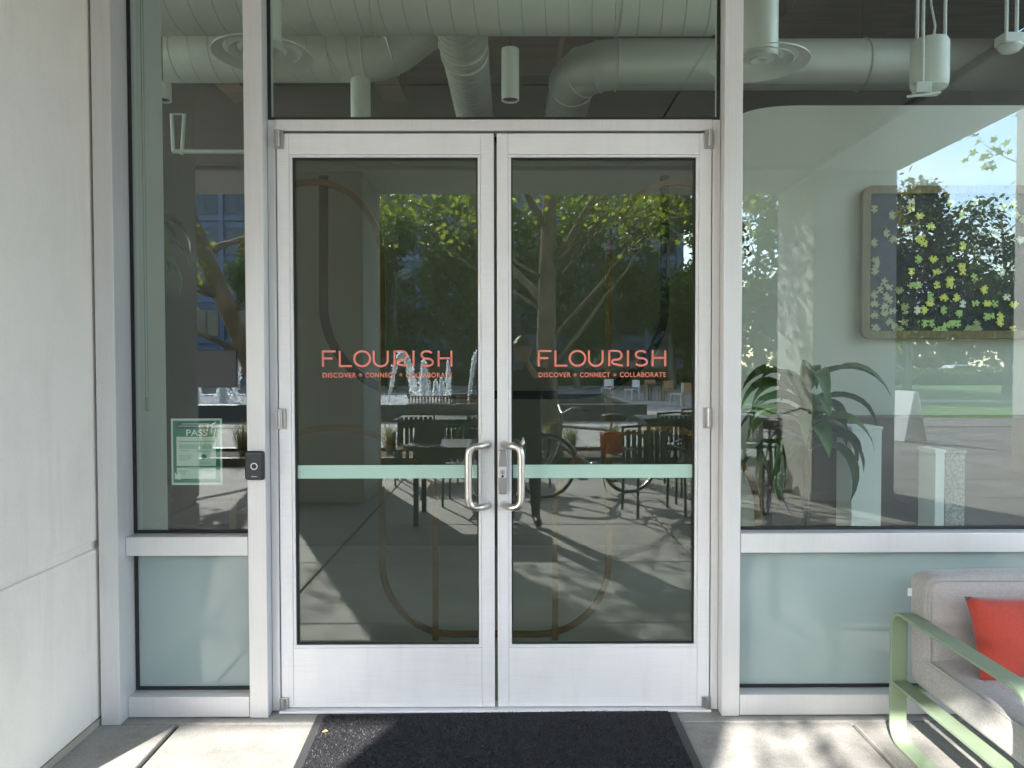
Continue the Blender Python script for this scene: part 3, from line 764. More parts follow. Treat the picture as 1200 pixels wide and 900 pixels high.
struct(obj('ceiling_right', MB().box(XE + .002, 5.598, 2.41, RB + .2, 5.102, 5.14), BROWNC))
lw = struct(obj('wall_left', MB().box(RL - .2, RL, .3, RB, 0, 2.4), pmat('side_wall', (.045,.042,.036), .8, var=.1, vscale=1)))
obj('fill_light_pane', MB().box(RL - .11, RL - .10, .3, RB, 2.402, 4.94), GLASS, lw)  # unseen glazing added to let skylight onto the ducts
for y in (.3, 1.7, 3.1, 4.5, 5.94): obj('fill_light_mullion', MB().box(RL - .16, RL - .04, y, y + .06, 2.402, 4.94), ALU, lw)
ceil = struct(obj('ceiling', MB().box(RL - .2, XE, .10, RB + .2, 4.95, 5.1), BROWNC))
for k, x in enumerate((-3.3, -1.5, .55, 2.5)):
    obj('ceiling_beam', MB().box(x, x + .28, .12, RB - .01, 4.62, 4.948), BROWNC, ceil)
# the storeys above and the wall left of the pier
bd = thing('building_upper_storey', 'pale concrete upper storeys above the entrance canopy, unseen and widened to block sun', 'building', (-3, 0, 4.6))
obj('wall', MB().box(-8.5, XR1, PB1 + .02, RB + .3, 5.15, 9.5), CONC, bd)  # stretched left, out of view, to keep sun out of the room
obj('head_wall', MB().box(RL - .2, XE, -.09, .095, 3.72, 5.14), CONC, bd)
obj('side_wall', MB().box(-10, xw - 1.21, -.10, .29, 0, 3.55), PRECAST, bd)
# wall return beside the left window
rx1 = UX(190.5, 320, .40)
struct(obj('wall_return', MB().box(-3.2, rx1, .13, .42, 0.002, 4.9), INW))
# partition with rounded top corner
PY = 2.2
px0, pz1 = UX(862, 300, PY), UZ(1000, 123.5, PY)
poly = [(3.84, .002), (px0, .002), (px0, pz1 - .40)]
for k in range(11):
    a = R(180 - 9*k); poly.append((px0 + .42 + .42*math.cos(a), pz1 - .13 + .13*math.sin(a)) if False else (px0 + .45 + .45*math.cos(a), pz1 - .10 + .10*math.sin(a)))
poly.append((3.84, pz1))
par = struct(obj('wall_partition', MB().prism(poly, .12, lambda u, v, w__: (u, PY + w__, v)), INW))
struct(obj('wall_dark_backing', MB().box(-1.74, px0 - .01, 2.9, 3.05, .002, 3.22), DARKW))  # wall added to make the view through the doors dark
# bent hoop screen behind the doors
HY = .80
hs_ = thing('hoop_screen', 'brown bent bands forming arches and loops just inside the glass doors', 'screen', (-.1, HY, 0))
BAND = pmat('brown_band', (.135,.078,.028), .6, var=.25, vscale=5, spec=.25)
BAND_SHADED = pmat('shaded_band', (.008,.008,.008), .6, spec=.2)  # upper loop: same band unlit, its shade put into the colour
def hp(px, py): q = U(px, py, HY); return (q.x, HY, q.z)
def arcpx(cx, cy_, rx_, ry_, a0, a1, n=12): return [hp(cx + rx_*math.cos(R(a0+(a1-a0)*k/n)), cy_ - ry_*math.sin(R(a0+(a1-a0)*k/n))) for k in range(n+1)]
BWD = .031
# lower loop with its two flanking arches
pts = arcpx(366, 305, 82, 92, 178, 90, 8)[:-1] + arcpx(366, 305, 82, 92, 90, 0, 12) + arcpx(530, 660, 82, 83, 180, 270) + arcpx(631, 660, 82, 83, 270, 360) + arcpx(795, 305, 82, 92, 180, 90, 12) + arcpx(795, 305, 82, 92, 90, 2, 8)[1:]
obj('band', MB().bar(pts, .018, BWD, (0,1,0)), BAND, hs_)
pts = [hp(378, 205)] + arcpx(490, 358, 112, 105, 180, 270, 16) + arcpx(668, 358, 112, 105, 270, 360, 16) + [hp(780, 205)]
obj('band', MB().bar([(a, HY + .022, c) for a, _, c in pts], .018, .044, (0,1,0)), BAND_SHADED, hs_)
for s in (-1, 1):
    cx = 580.5 + s*188; leg = 580.5 + s*69.5
    a = arcpx(cx, 595, 118, 94, 180, 0, 22)
    f = hp(580.5 + s*69.5, 748); g_ = hp(580.5 + s*307, 748)
    pts = ([g_] + a + [f]) if s < 0 else ([f] + a + [g_])
    obj('band', MB().bar([(q[0], HY - .022, max(.004, q[2])) for q in pts], .018, BWD, (0,1,0)), BAND, hs_)
# ducts
def helix(mb, p0, p1, r, pitch, t=.005, n=20):
    p0, p1 = Vector(p0), Vector(p1); ax = (p1-p0); L = ax.length; ax.normalize(); a = ax.orthogonal().normalized(); b_ = ax.cross(a)
    N = int(L/pitch*n); mb.tube([p0 + ax*(L*k/N) + (a*math.cos(2*PI*k/n) + b_*math.sin(2*PI*k/n))*(r) for k in range(N+1)], t, 4)
def duct(name, label, paths, r, seams=(), rings=()):
    t = thing(name, label, 'duct', paths[0][0])
    for pth in paths: obj('duct_pipe', MB().tube(pth, r, 32), DUCTM, t, smooth=True)
    if seams:
        for a, c, pitch in seams:
            mb = MB(); helix(mb, a, c, r, pitch); obj('spiral_seam', mb, DUCTS, t)
    for (c, ax) in rings:
        mb = MB(); c = Vector(c); ax = Vector(ax).normalized(); a = ax.orthogonal().normalized(); b_ = ax.cross(a)
        mb.tube([c + (a*math.cos(2*PI*k/28) + b_*math.sin(2*PI*k/28))*(r+.003) for k in range(28)], .008, 5, closed=True); obj('joint_ring', mb, DUCTM, t, smooth=True)
    return t
Y1 = 2.05; z1c = UZ(580, 38, Y1) + .29
duct('air_duct', 'long horizontal spiral duct across the top of the transom', [[(-3.4, Y1, z1c), (UX(838, 20, Y1), Y1, z1c), (UX(838, 20, Y1) + .25, Y1 + .02, z1c + .12), (UX(838, 20, Y1) + .42, Y1 + .1, 4.9)]], .29, [((-3.4, Y1, z1c), (UX(830, 20, Y1), Y1, z1c), .155)])
Y2 = 3.4; z2c = UZ(300, 68, Y2); r2 = .20
xe = UX(428, 70, Y2)
duct('air_duct', 'horizontal duct on the left with a mitred bend rising under the long duct', [[(-4.05, Y2, z2c), (xe, Y2, z2c), (xe + .10, Y2, z2c + .015), (xe + .25, Y2, z2c + .07), (xe + .55, Y2, z2c + .30), (xe + .9, Y2, z2c + .62)]], r2, [((-4.05, Y2, z2c), (xe, Y2, z2c), .165)], [((xe, Y2, z2c), (1,0,.05)), ((xe + .22, Y2, z2c + .06), (1,0,.3)), ((xe + .5, Y2, z2c + .26), (1,0,.8))])
Y3 = 3.3; z3c = UZ(900, 76, Y3); r3 = .205
xe = UX(722, 70, Y3)
dr = [(5.5, Y3, z3c), (xe, Y3, z3c), (xe - .12, Y3 + .03, z3c), (xe - .24, Y3 + .13, z3c), (xe - .31, Y3 + .27, z3c), (xe - .34, Y3 + .45, z3c), (xe - .34, 5.95, z3c)]
duct('air_duct', 'smooth duct on the right with a segmented elbow turning into the room', [dr], r3, [((xe - .34, Y3 + .5, z3c), (xe - .34, 5.95, z3c), .13)], [((xe, Y3, z3c), (1,0,0)), ((xe - .14, Y3 + .05, z3c), (1,-.4,0)), ((xe - .27, Y3 + .17, z3c), (1,-1.2,0)), ((xe - .335, Y3 + .42, z3c), (0,1,0))])
xc = UX(545, 90, 3.0)
duct('air_duct', 'ribbed branch duct running back from the long duct above the door centre', [[(xc, Y1 + .1, z1c - .06), (xc + .01, 5.95, z1c + .02)]], .185, [((xc, Y1 + .2, z1c - .06), (xc + .01, 5.95, z1c + .02), .11)], [((xc, 2.75, z1c - .05), (0,1,0)), ((xc, 2.95, z1c - .05), (0,1,0))])
for i_, (x, y, zz) in enumerate(((-2.6, Y1, z1c), (-.9, Y1, z1c), (.75, Y1, z1c), (-2.2, Y2, z2c), (1.9, Y3, z3c), (3.0, Y3, z3c))):
    t = thing('duct_hanger', ('leftmost', 'second', 'third', 'fourth', 'fifth', 'rightmost')[i_] + ' thin steel strap hanger holding a duct to the ceiling', 'hanger', (x, y, zz), group='duct hangers')
    rr_ = .295 if i_ < 3 else .21
    mb = MB(); mb.tube([(x, y + rr_*math.cos(2*PI*k/28), zz + rr_*math.sin(2*PI*k/28)) for k in range(28)], .007, 5, closed=True)
    obj('strap', mb, DUCTS, t)
    obj('rod', MB().tube([(x, y, zz + rr_), (x, y, 4.945)], .006, 6), GASKET, t)
def diffuser(px, py, y, lab, r=.30, rp=.115):
    q = U(px, py, y)
    t = thing('air_diffuser', lab, 'air diffuser', q, group='round ceiling diffusers')
    obj('drop_pipe', MB().lathe([(rp, .035), (rp, 4.9 - q.z)], q, 24), DUCTM, t, smooth=True)
    for i, (ra, rb, dz) in enumerate(((r, r*.78, 0), (r*.68, r*.50, .012), (r*.42, r*.24, .018), (r*.16, .001, .02))):
        mb = MB(); n = 40; prof = [(ra, dz + .004), (rb, dz + .034), (rb, dz + .040), (ra, dz + .012)]
        for (rr_, h) in prof:
            for k in range(n): mb.v.append((q.x + rr_*math.cos(2*PI*k/n), q.y + rr_*math.sin(2*PI*k/n), q.z + h))
        for s in range(4):
            for k in range(n): mb.f.append((s*n+k, s*n+(k+1) % n, ((s+1) % 4)*n+(k+1) % n, ((s+1) % 4)*n+k)); mb.m.append(0)
        obj('cone_ring', mb, DUCTM, t, smooth=True)
    return t
diffuser(308, 66, 1.55, 'round stepped air diffuser behind the left mullion')
diffuser(889, 76, 1.55, 'round stepped air diffuser on a drop pipe in the right window')
def pendant(px, py0, py1, y, lab, w=.062):
    q = U(px, py1, y); h = UZ(px, py0, y) - q.z
    t = thing('pendant_light', lab, 'pendant light', q, group='unlit cylinder pendants')
    obj('shade', MB().lathe([(w*.86, .012), (w, 0), (w, .004), (w, h)], q, 28), WHITE, t, smooth=True)
    obj('lamp_recess', MB().lathe([(w*.84, .0115), (w*.5, .03)], q, 24), GASKET, t)
    obj('cord', MB().tube([(q.x, q.y, q.z + h), (q.x, q.y, 4.94)], .004, 6), GASKET, t)
pendant(598, 58, 118, 2.42 - 3.13 + 2.9, 'white cylinder pendant hanging over the middle of the doors')
pendant(190.5, 98, 118, 2.4, 'white cylinder pendant partly hidden at the left window edge')
pendant(423, 93, 150, 3.4, 'white pipe shaped pendant left of the door centre under the duct', .085)
# projector speaker
q = U(1089, 106, 1.9)
t = thing('hanging_speaker', 'white cylinder speaker hanging on rods in the right window', 'speaker', q)
h = UZ(1089, 48, 1.9) - q.z
obj('body', MB().lathe([(.08, 0), (.108, .015), (.118, .05), (.118, h - .02), (.108, h)], q, 32), WHITE, t, smooth=True)
for dx in (-.085, .10): obj('rod', MB().tube([(q.x + dx, q.y, q.z + h*.9), (q.x + dx, q.y, 4.94)], .011, 8), WHITE, t)
obj('cable', MB().tube([(q.x + .02, q.y, q.z + h), (q.x + .035, q.y, q.z + h + .1), (q.x + .015, q.y + .02, q.z + h + .25), (q.x + .04, q.y, 4.94)], .007, 6), WHITE, t)
q = U(1080, 118, 1.78)
t = thing('wireless_antenna', 'small white tilted antenna panel below the hanging speaker', 'antenna', q)
obj('bracket', MB().box(q.x - .05, q.x + .05, q.y - .03, q.y + .03, q.z + .045, q.z + .115), WHITE, t, bevel=.004)
obj('panel', MB().add([(q.x-.125,q.y-.05,q.z),(q.x+.10,q.y-.05,q.z+.03),(q.x+.125,q.y+.05,q.z+.045),(q.x-.06,q.y+.05,q.z+.04),(q.x-.125,q.y-.05,q.z+.016),(q.x+.10,q.y-.05,q.z+.046),(q.x+.125,q.y+.05,q.z+.06),(q.x-.06,q.y+.05,q.z+.055)], [(3,2,1,0),(4,5,6,7),(0,1,5,4),(1,2,6,5),(2,3,7,6),(3,0,4,7)]), WHITE, t, bevel=.004)
obj('rod', MB().tube([(q.x + .005, q.y, q.z + .1), (q.x + .005, q.y, 4.94)], .010, 8), WHITE, t)
q = U(1184, 62, 2.0)
t = thing('ceiling_sensor', 'small white round sensor hanging at the top right', 'sensor', q)
obj('base', MB().box(q.x - .075, q.x + .075, q.y - .06, q.y + .06, q.z + .05, q.z + .12), WHITE, t, bevel=.01)
obj('dome', MB().lathe([(.03, 0), (.055, .01), (.075, .035), (.075, .05)], q, 24), WHITE, t, smooth=True)
for dx in (-.03, .04): obj('rod', MB().tube([(q.x + dx, q.y, q.z + .1), (q.x + dx, q.y, 4.94)], .012, 8), WHITE, t)
# rail on bracket in the left window
q0_, q1_ = U(203, 177.5, 3.2), U(345, 178.5, 3.2)
t = thing('wall_rail', 'thin pale rail on a bracket seen high in the left window', 'rail', q0_)
obj('rail', MB().tube([q0_, q1_], .018, 10), WHITE, t, smooth=True)
obj('bracket', MB().tube([q0_, U(201, 134, 3.2), U(216, 134, 3.2), U(213, 181, 3.2)], .016, 8), WHITE, t)

# framed puzzle picture
FY = PY - .05
fx0, fx1, fz0, fz1 = UX(1009.5, 300, FY), UX(1009.5, 300, FY) + 1.32, UZ(1100, 397, FY), UZ(1100, 218, FY)
WOODF = pmat('wood_frame', (.22,.16,.075), .55, var=.2, vscale=6, stretch=(8,1,1))
pic = thing('puzzle_picture', 'dark star field picture with scattered yellow jigsaw pieces in a rounded wood frame', 'picture', ((fx0+fx1)/2, FY, fz0))
fw = .055
def rrect(x0, x1, z0, z1, r, n=6):
    out = []
    for cx, cz, a0 in ((x1-r, z1-r, 0), (x0+r, z1-r, 90), (x0+r, z0+r, 180), (x1-r, z0+r, 270)):
        for k in range(n+1): out.append((cx + r*math.cos(R(a0+90*k/n)), cz + r*math.sin(R(a0+90*k/n))))
    return out
oo, ii = rrect(fx0, fx1, fz0, fz1, .07), rrect(fx0+fw, fx1-fw, fz0+fw, fz1-fw, .015)
mb = MB(); n = len(oo)
for ring, y in ((oo, FY-.02), (ii, FY-.02), (ii, FY+.03), (oo, FY+.03)): mb.v += [(x, y, z) for x, z in ring]
for s in range(4):
    for k in range(n): mb.f.append((s*n+k, s*n+(k+1) % n, ((s+1) % 4)*n+(k+1) % n, ((s+1) % 4)*n+k)); mb.m.append(0)
obj('frame', mb, WOODF, pic)
def starmat():
    m, n_, l = newmat('star_field')
    out = n_.new('ShaderNodeOutputMaterial'); b_ = n_.new('ShaderNodeBsdfPrincipled'); l.new(b_.outputs[0], out.inputs[0]); b_.inputs['Roughness'].default_value = .5
    tc = n_.new('ShaderNodeTexCoord'); t = n_.new('ShaderNodeTexNoise'); t.inputs['Scale'].default_value = 3.2; t.inputs['Detail'].default_value = 5; l.new(tc.outputs['Object'], t.inputs['Vector'])
    r_ = n_.new('ShaderNodeValToRGB'); e = r_.color_ramp.elements; e[0].position = .38; e[0].color = (.006,.006,.012,1); e[1].position = .72; e[1].color = (.045,.014,.009,1)
    k = e.new(.52); k.color = (.011,.010,.026,1)
    l.new(t.outputs['Fac'], r_.inputs[0]); l.new(r_.outputs[0], b_.inputs['Base Color']); return m
obj('board', MB().box(fx0+fw-.004, fx1-fw+.004, FY, FY+.02, fz0+fw-.004, fz1-fw+.004), starmat(), pic)
PZ = [pmat('piece_yellow', (.84,.86,.20), .35, var=.2, vscale=30), pmat('piece_pale', (.92,.93,.75), .35, var=.1, vscale=30), pmat('piece_dim', (.36,.38,.20), .5, var=.2, vscale=30), pmat('piece_green', (.45,.62,.22), .4, var=.2, vscale=30)]  # dim set: weaker reflection on the left pieces put into their colour
def jig(seed):
    q = random.Random(seed); sides = [q.choice((-1, 0, 1, 1)) for _ in range(4)]; pts = []
    for i in range(4):
        a = R(90*i); ca, sa = math.cos(a), math.sin(a); e = []
        e.append((-.5, -.5))
        if sides[i]:
            s = sides[i]; e.append((-.10, -.5)); 
            for k in range(7):
                th = R(200 + (-220)*k/6) if s < 0 else R(160 + 220*k/6)
                e.append((.16*math.cos(th), -.5 - s*.16 + (.14*math.sin(th))))
            e.append((.10, -.5))
        for u, v in e: pts.append((u*ca - v*sa, u*sa + v*ca))
    return pts
jigs = []
for s in range(6):
    for mi in range(4):
        me = MB().prism(jig(s), .006, lambda u, v, w__: (u*.042, -w__, v*.042)).mesh('puzzle_piece'); me.materials.append(PZ[mi]); jigs.append(me)
SP = [(305,165,1),(305,200,0),(348,238,0),(408,297,0),(280,305,1),(345,362,0),(372,385,0),(360,352,0),(340,468,3),(420,465,0),(505,465,3),(575,398,0),(572,505,0),(576,535,0),(440,605,0),(508,575,0),(508,605,0),(435,535,0),(305,530,0),(310,605,3),(340,605,3),(475,672,0),(540,670,0),(405,665,3),(402,700,0),(575,705,1),(640,700,3),(705,700,0),(745,700,3),(845,705,0),(810,668,1),(335,735,1),(370,735,0),(475,735,3),(557,752,3),(700,768,3),(725,768,3),(770,770,0),(775,800,0),(375,803,3),(410,803,3),(440,838,3),(470,838,3),(490,815,3),(520,805,3),(548,805,3),(605,835,2),(630,835,2),(645,808,2),(655,835,2),(270,715,2),(270,740,2),(270,800,2),(575,232,0),(510,170,0),(640,165,1),(790,195,0),(845,175,0),(850,230,3),(880,365,1),(895,260,2),(745,330,1),(780,535,1),(635,565,3),(690,628,0),(840,835,0),(110,200,2),(205,235,2),(175,330,2),(210,365,2),(110,380,2),(118,470,2),(110,530,2),(120,495,2),(160,590,2),(140,630,2),(110,655,2),(190,615,2),(240,630,2),(190,680,2),(170,665,2),(110,705,2),(165,720,2),(205,740,2),(110,765,2),(110,825,2),(125,845,2),(190,800,2),(215,820,2),(240,835,2),(165,750,2)]
for i, (sx, sy, mi) in enumerate(SP):
    q = U(1000 + sx/4.5, 200 + sy/4.5, FY)
    o = bpy.data.objects.new('puzzle_piece', jigs[(rnd.randrange(6))*4 + mi]); COL.objects.link(o); o.parent = pic
    o.location = Vector((q.x, FY - .0008, q.z)) - ORG[pic.name]; o.rotation_euler = (0, rnd.choice((0, 1, 2, 3))*PI/2 + rnd.uniform(-.25, .25), 0)

# potted plant
def leafstrip(base, az, L, w, rise, droop, n=9, twist=0):
    """arching strap leaf"""
    mb = MB(); p = Vector(base); el = rise; pts = []
    for k in range(n+1):
        pts.append(p.copy()); d = Vector((math.cos(az)*math.cos(el), math.sin(az)*math.cos(el), math.sin(el))); p = p + d*(L/n); el -= droop/n
    side = Vector((-math.sin(az), math.cos(az), 0))
    for k, q in enumerate(pts):
        t_ = k/n; ww = w * (math.sin(PI*min(1, t_*.86 + .14)) ** .8) + .002
        s = (side + Vector((0,0,twist*math.sin(3*t_)))).normalized()
        wv = .006*math.sin(9*t_)
        mb.v += [tuple(q - s*ww/2 + Vector((0,0,.25*ww + wv))), tuple(q), tuple(q + s*ww/2 + Vector((0,0,.25*ww - wv)))]
    for k in range(n):
        a = k*3; mb.f += [(a, a+1, a+4, a+3), (a+1, a+2, a+5, a+4)]; mb.m += [0, 0]
    return mb
LEAFD = pmat('dracaena_leaf', (.045,.115,.03), .4, var=.35, vscale=9, col2=(.10,.17,.04))
def plant(x, y, zc, pot_r, pot_h, seed, lab, nl=32, L=.53):
    q = random.Random(seed)
    t = thing('potted_plant', lab, 'plant', (x, y, 0))
    obj('pot', MB().lathe([(pot_r*.75, .002), (pot_r, pot_h), (pot_r*.92, pot_h), (pot_r*.9, pot_h - .04)], (x, y, 0), 28), pmat('pot_glaze', (.16,.16,.15), .5), t, smooth=True)
    st = obj('stem', MB().tube([(x, y, pot_h - .05), (x + .01, y, zc*.6), (x, y, zc + .05)], [.028, .022, .016], 8), pmat('cane', (.09,.08,.05), .8), t)
    for k in range(nl):
        az = q.uniform(0, 2*PI); z_ = zc - .30 + .36*k/nl
        rise = .35 + .75*k/nl + q.uniform(-.15, .15); l_ = L*q.uniform(.75, 1.1)
        obj('leaf', leafstrip((x + .01*math.cos(az), y + .01*math.sin(az), z_), az, l_, q.uniform(.075, .115), rise, q.uniform(1.9, 2.8), twist=q.uniform(-.5, .5)), LEAFD, t, smooth='all')
    obj('leaf', leafstrip((x, y, zc), 1.2, .24, .05, 1.45, .2), LEAFD, t, smooth='all')
    return t
q = U(944, 470, 1.15)
plant(q.x, 1.15, q.z, .17, .36, 5, 'dracaena with long drooping leaves in a pot behind the right window')
q = U(150, 250, 1.9)
plant(q.x, 1.9, q.z, .2, .4, 8, 'tall dark houseplant partly hidden at the left window edge', 14, .55)
# plinths, low cabinet
def ublock(name, a, b_, c, d, y0, y1, mat, lab, cat, top=.02):
    x0, x1, z1_ = UX(a, 560, y0), UX(c, 560, y0), UZ(a, b_, y0)
    t = thing(name, lab, cat, ((x0+x1)/2, (y0+y1)/2, 0))
    obj('body', MB().box(x0, x1, y0, y1, .002, z1_ - top), mat, t, bevel=.004)
    obj('top', MB().box(x0 - .006, x1 + .006, y0 - .006, y1 + .006, z1_ - top, z1_), mat, t, bevel=.003)
    return t
ublock('display_plinth', 998, 500, 1033, 612, 1.72, 1.95, WHITE, 'tall white display plinth right of the dracaena', 'plinth')
ublock('low_cabinet', 905, 489, 1224, 612, 2.0, PY - .004, pmat('brown_cabinet', (.13,.095,.075), .6, var=.1, vscale=4), 'low brown cabinet against the pale wall behind the plant', 'cabinet')  # lengthened to the right as dark backing that lets reflections show
SPK = pmat('terrazzo', (.52,.49,.45), .5, col2=(.20,.17,.155), vscale=70, detail=2)
ublock('stone_plinth', 1108, 528, 1131, 612, 1.72, 1.9, SPK, 'short speckled stone plinth near the right edge', 'plinth')
ublock('narrow_plinth', 1096, 527, 1107, 612, 1.70, 1.9, WHITE, 'narrow white plinth beside the speckled stone one', 'plinth')
# leather chair inside the left window
LEATH = pmat('brown_leather', (.075,.032,.02), .38, var=.25, vscale=5)
q = U(236, 600, 1.0)
lc = thing('leather_armchair', 'dark brown leather armchair on thin legs inside the left window', 'armchair', (q.x, 1.15, 0))
X0 = q.x
obj('seat', softbox(X0 - .34, X0 + .22, .85, 1.45, .36, .50), LEATH, lc, smooth='all')
obj('backrest', softbox(X0 - .34, X0 + .20, 1.33, 1.48, .45, .92, shear=.18), LEATH, lc, smooth='all')
for dx in (.20, -.42): obj('armrest', softbox(X0 + dx, X0 + dx + .10, .85, 1.45, .46, .66), LEATH, lc, smooth='all')
for dx in (-.28, .22):
    for y in (.92, 1.4): obj('leg', MB().tube([(X0 + dx*.9, y, .38), (X0 + dx, y + (y - 1.15)*.15, .003)], [.022, .012], 8), GASKET, lc)
# ================================================================== courtyard behind the camera, seen in the glass
DKMET = pmat('dark_green_metal', (.022,.030,.026), .35, .2, var=.1, vscale=10)
# lawn
b = MB(); b.add([(7.5,-18.5,-.052),(60,-14.5,-.052),(60,-75,-.052),(12,-50,-.052)], [(0,1,2,3)])
struct(obj('lawn', b, LAWN))
b = MB(); b.add([(9.5,-26.5,-.048),(60,-26.5,-.048),(60,-28.4,-.048),(10.2,-28.4,-.048)], [(0,1,2,3)])
struct(obj('path', b, GROUND))

# ---- tables and chairs
def make_table(name, x, y, w, d, h, lab, cat='table', group='dark metal courtyard tables', rz=0):
    t = thing(name, lab, cat, (x, y, 0), rz, group)
    obj('table_top', MB().box(-w/2, w/2, -d/2, d/2, h - .03, h), DKMET, t, bevel=.006, raw=True)
    obj('apron', MB().box(-w/2 + .05, w/2 - .05, -d/2 + .05, d/2 - .05, h - .11, h - .031), DKMET, t, raw=True)
    for sx in (-1, 1):
        for sy in (-1, 1): obj('leg', MB().box(sx*(w/2 - .07) - .022, sx*(w/2 - .07) + .022, sy*(d/2 - .07) - .022, sy*(d/2 - .07) + .022, .002, h - .032), DKMET, t, raw=True)
    return t
make_table('cafe_table', -.52, -3.92, .78, .78, .72, 'small dark metal table with a laptop, mirrored left of the door centre')
make_table('cafe_table', -.72, -6.85, 1.5, .8, .76, 'dark metal table beside the planting bed, left of the bicycle')
make_table('cafe_table', 2.55, -6.9, 1.6, .8, .76, 'dark metal table beside the planting bed, right of the bicycle')
def make_chair():
    t = thing('patio_chair', '', 'chair', (0,0,0), 0, 'dark metal courtyard chairs')
    for sx in (-1, 1):
        obj('leg', MB().tube([(sx*.24, .22, .002), (sx*.235, .21, .42)], .013, 6), DKMET, t, raw=True)
        obj('leg', MB().tube([(sx*.24, -.24, .002), (sx*.235, -.20, .44), (sx*.225, -.28, .84)], .013, 6), DKMET, t, raw=True)
        obj('armrest', MB().bar([(sx*.25, .21, .42), (sx*.255, .19, .60), (sx*.255, .14, .64), (sx*.25, -.22, .64)], .04, .012, (1,0,0)), DKMET, t, raw=True)
    for k in range(7): obj('seat_slat', MB().box(-.235, .235, -.20 + k*.062, -.20 + k*.062 + .048, .425, .437), DKMET, t, raw=True)
    for k in range(7): obj('back_slat', MB().box(-.205 + k*.06, -.205 + k*.06 + .042, -.225, -.213, .46, .80), DKMET, t, raw=True)
    obj('back_rail', MB().tube([(-.225, -.235, .83), (0, -.245, .845), (.225, -.235, .83)], .014, 6), DKMET, t, raw=True)
    return t
chair = make_chair()
CH = [(1.42,-4.15,R(170),'patio chair with its back to the glass, mirrored under the right door pull'),
      (2.05,-4.75,R(200),'patio chair standing between the right column and the bicycle'),
      (-.42,-4.72,R(5),'patio chair on the courtyard side of the laptop table'),
      (-1.15,-6.1,R(175),'patio chair left in front of the table beside the grasses'),
      (-.35,-6.15,R(190),'patio chair right in front of the table beside the grasses'),
      (-.7,-7.45,R(4),'patio chair behind the table left of the bicycle'),
      (2.15,-6.2,R(180),'patio chair in front of the table right of the bicycle, left one'),
      (3.05,-6.25,R(165),'patio chair in front of the table right of the bicycle, right one'),
      (2.6,-7.5,R(-6),'patio chair behind the table right of the bicycle'),
      (.18,-5.6,R(120),'patio chair turned aside just left of the bicycle')]
for i, (x, y, rz, lab) in enumerate(CH):
    o = chair if i == 0 else copy_tree(chair)
    o.location = (x, y, 0); o.rotation_euler.z = rz + PI; o['label'] = lab
# laptop
t = thing('laptop', 'open grey laptop standing on the small courtyard table', 'laptop', (-.80, -3.64, .72), R(25))
LAPM = pmat('laptop_grey', (.42,.43,.44), .4, .5)
obj('keyboard_base', MB().box(-.15, .15, -.1, .1, .001, .016), LAPM, t, raw=True, bevel=.003)
obj('screen', MB().add([(-.15,-.10,.016),(.15,-.10,.016),(.15,-.17,.21),(-.15,-.17,.21),(-.15,-.107,.014),(.15,-.107,.014),(.15,-.178,.208),(-.15,-.178,.208)], [(0,1,2,3),(7,6,5,4),(0,4,5,1),(1,5,6,2),(2,6,7,3),(3,7,4,0)]), pmat('laptop_dark', (.05,.05,.055), .3), t, raw=True)

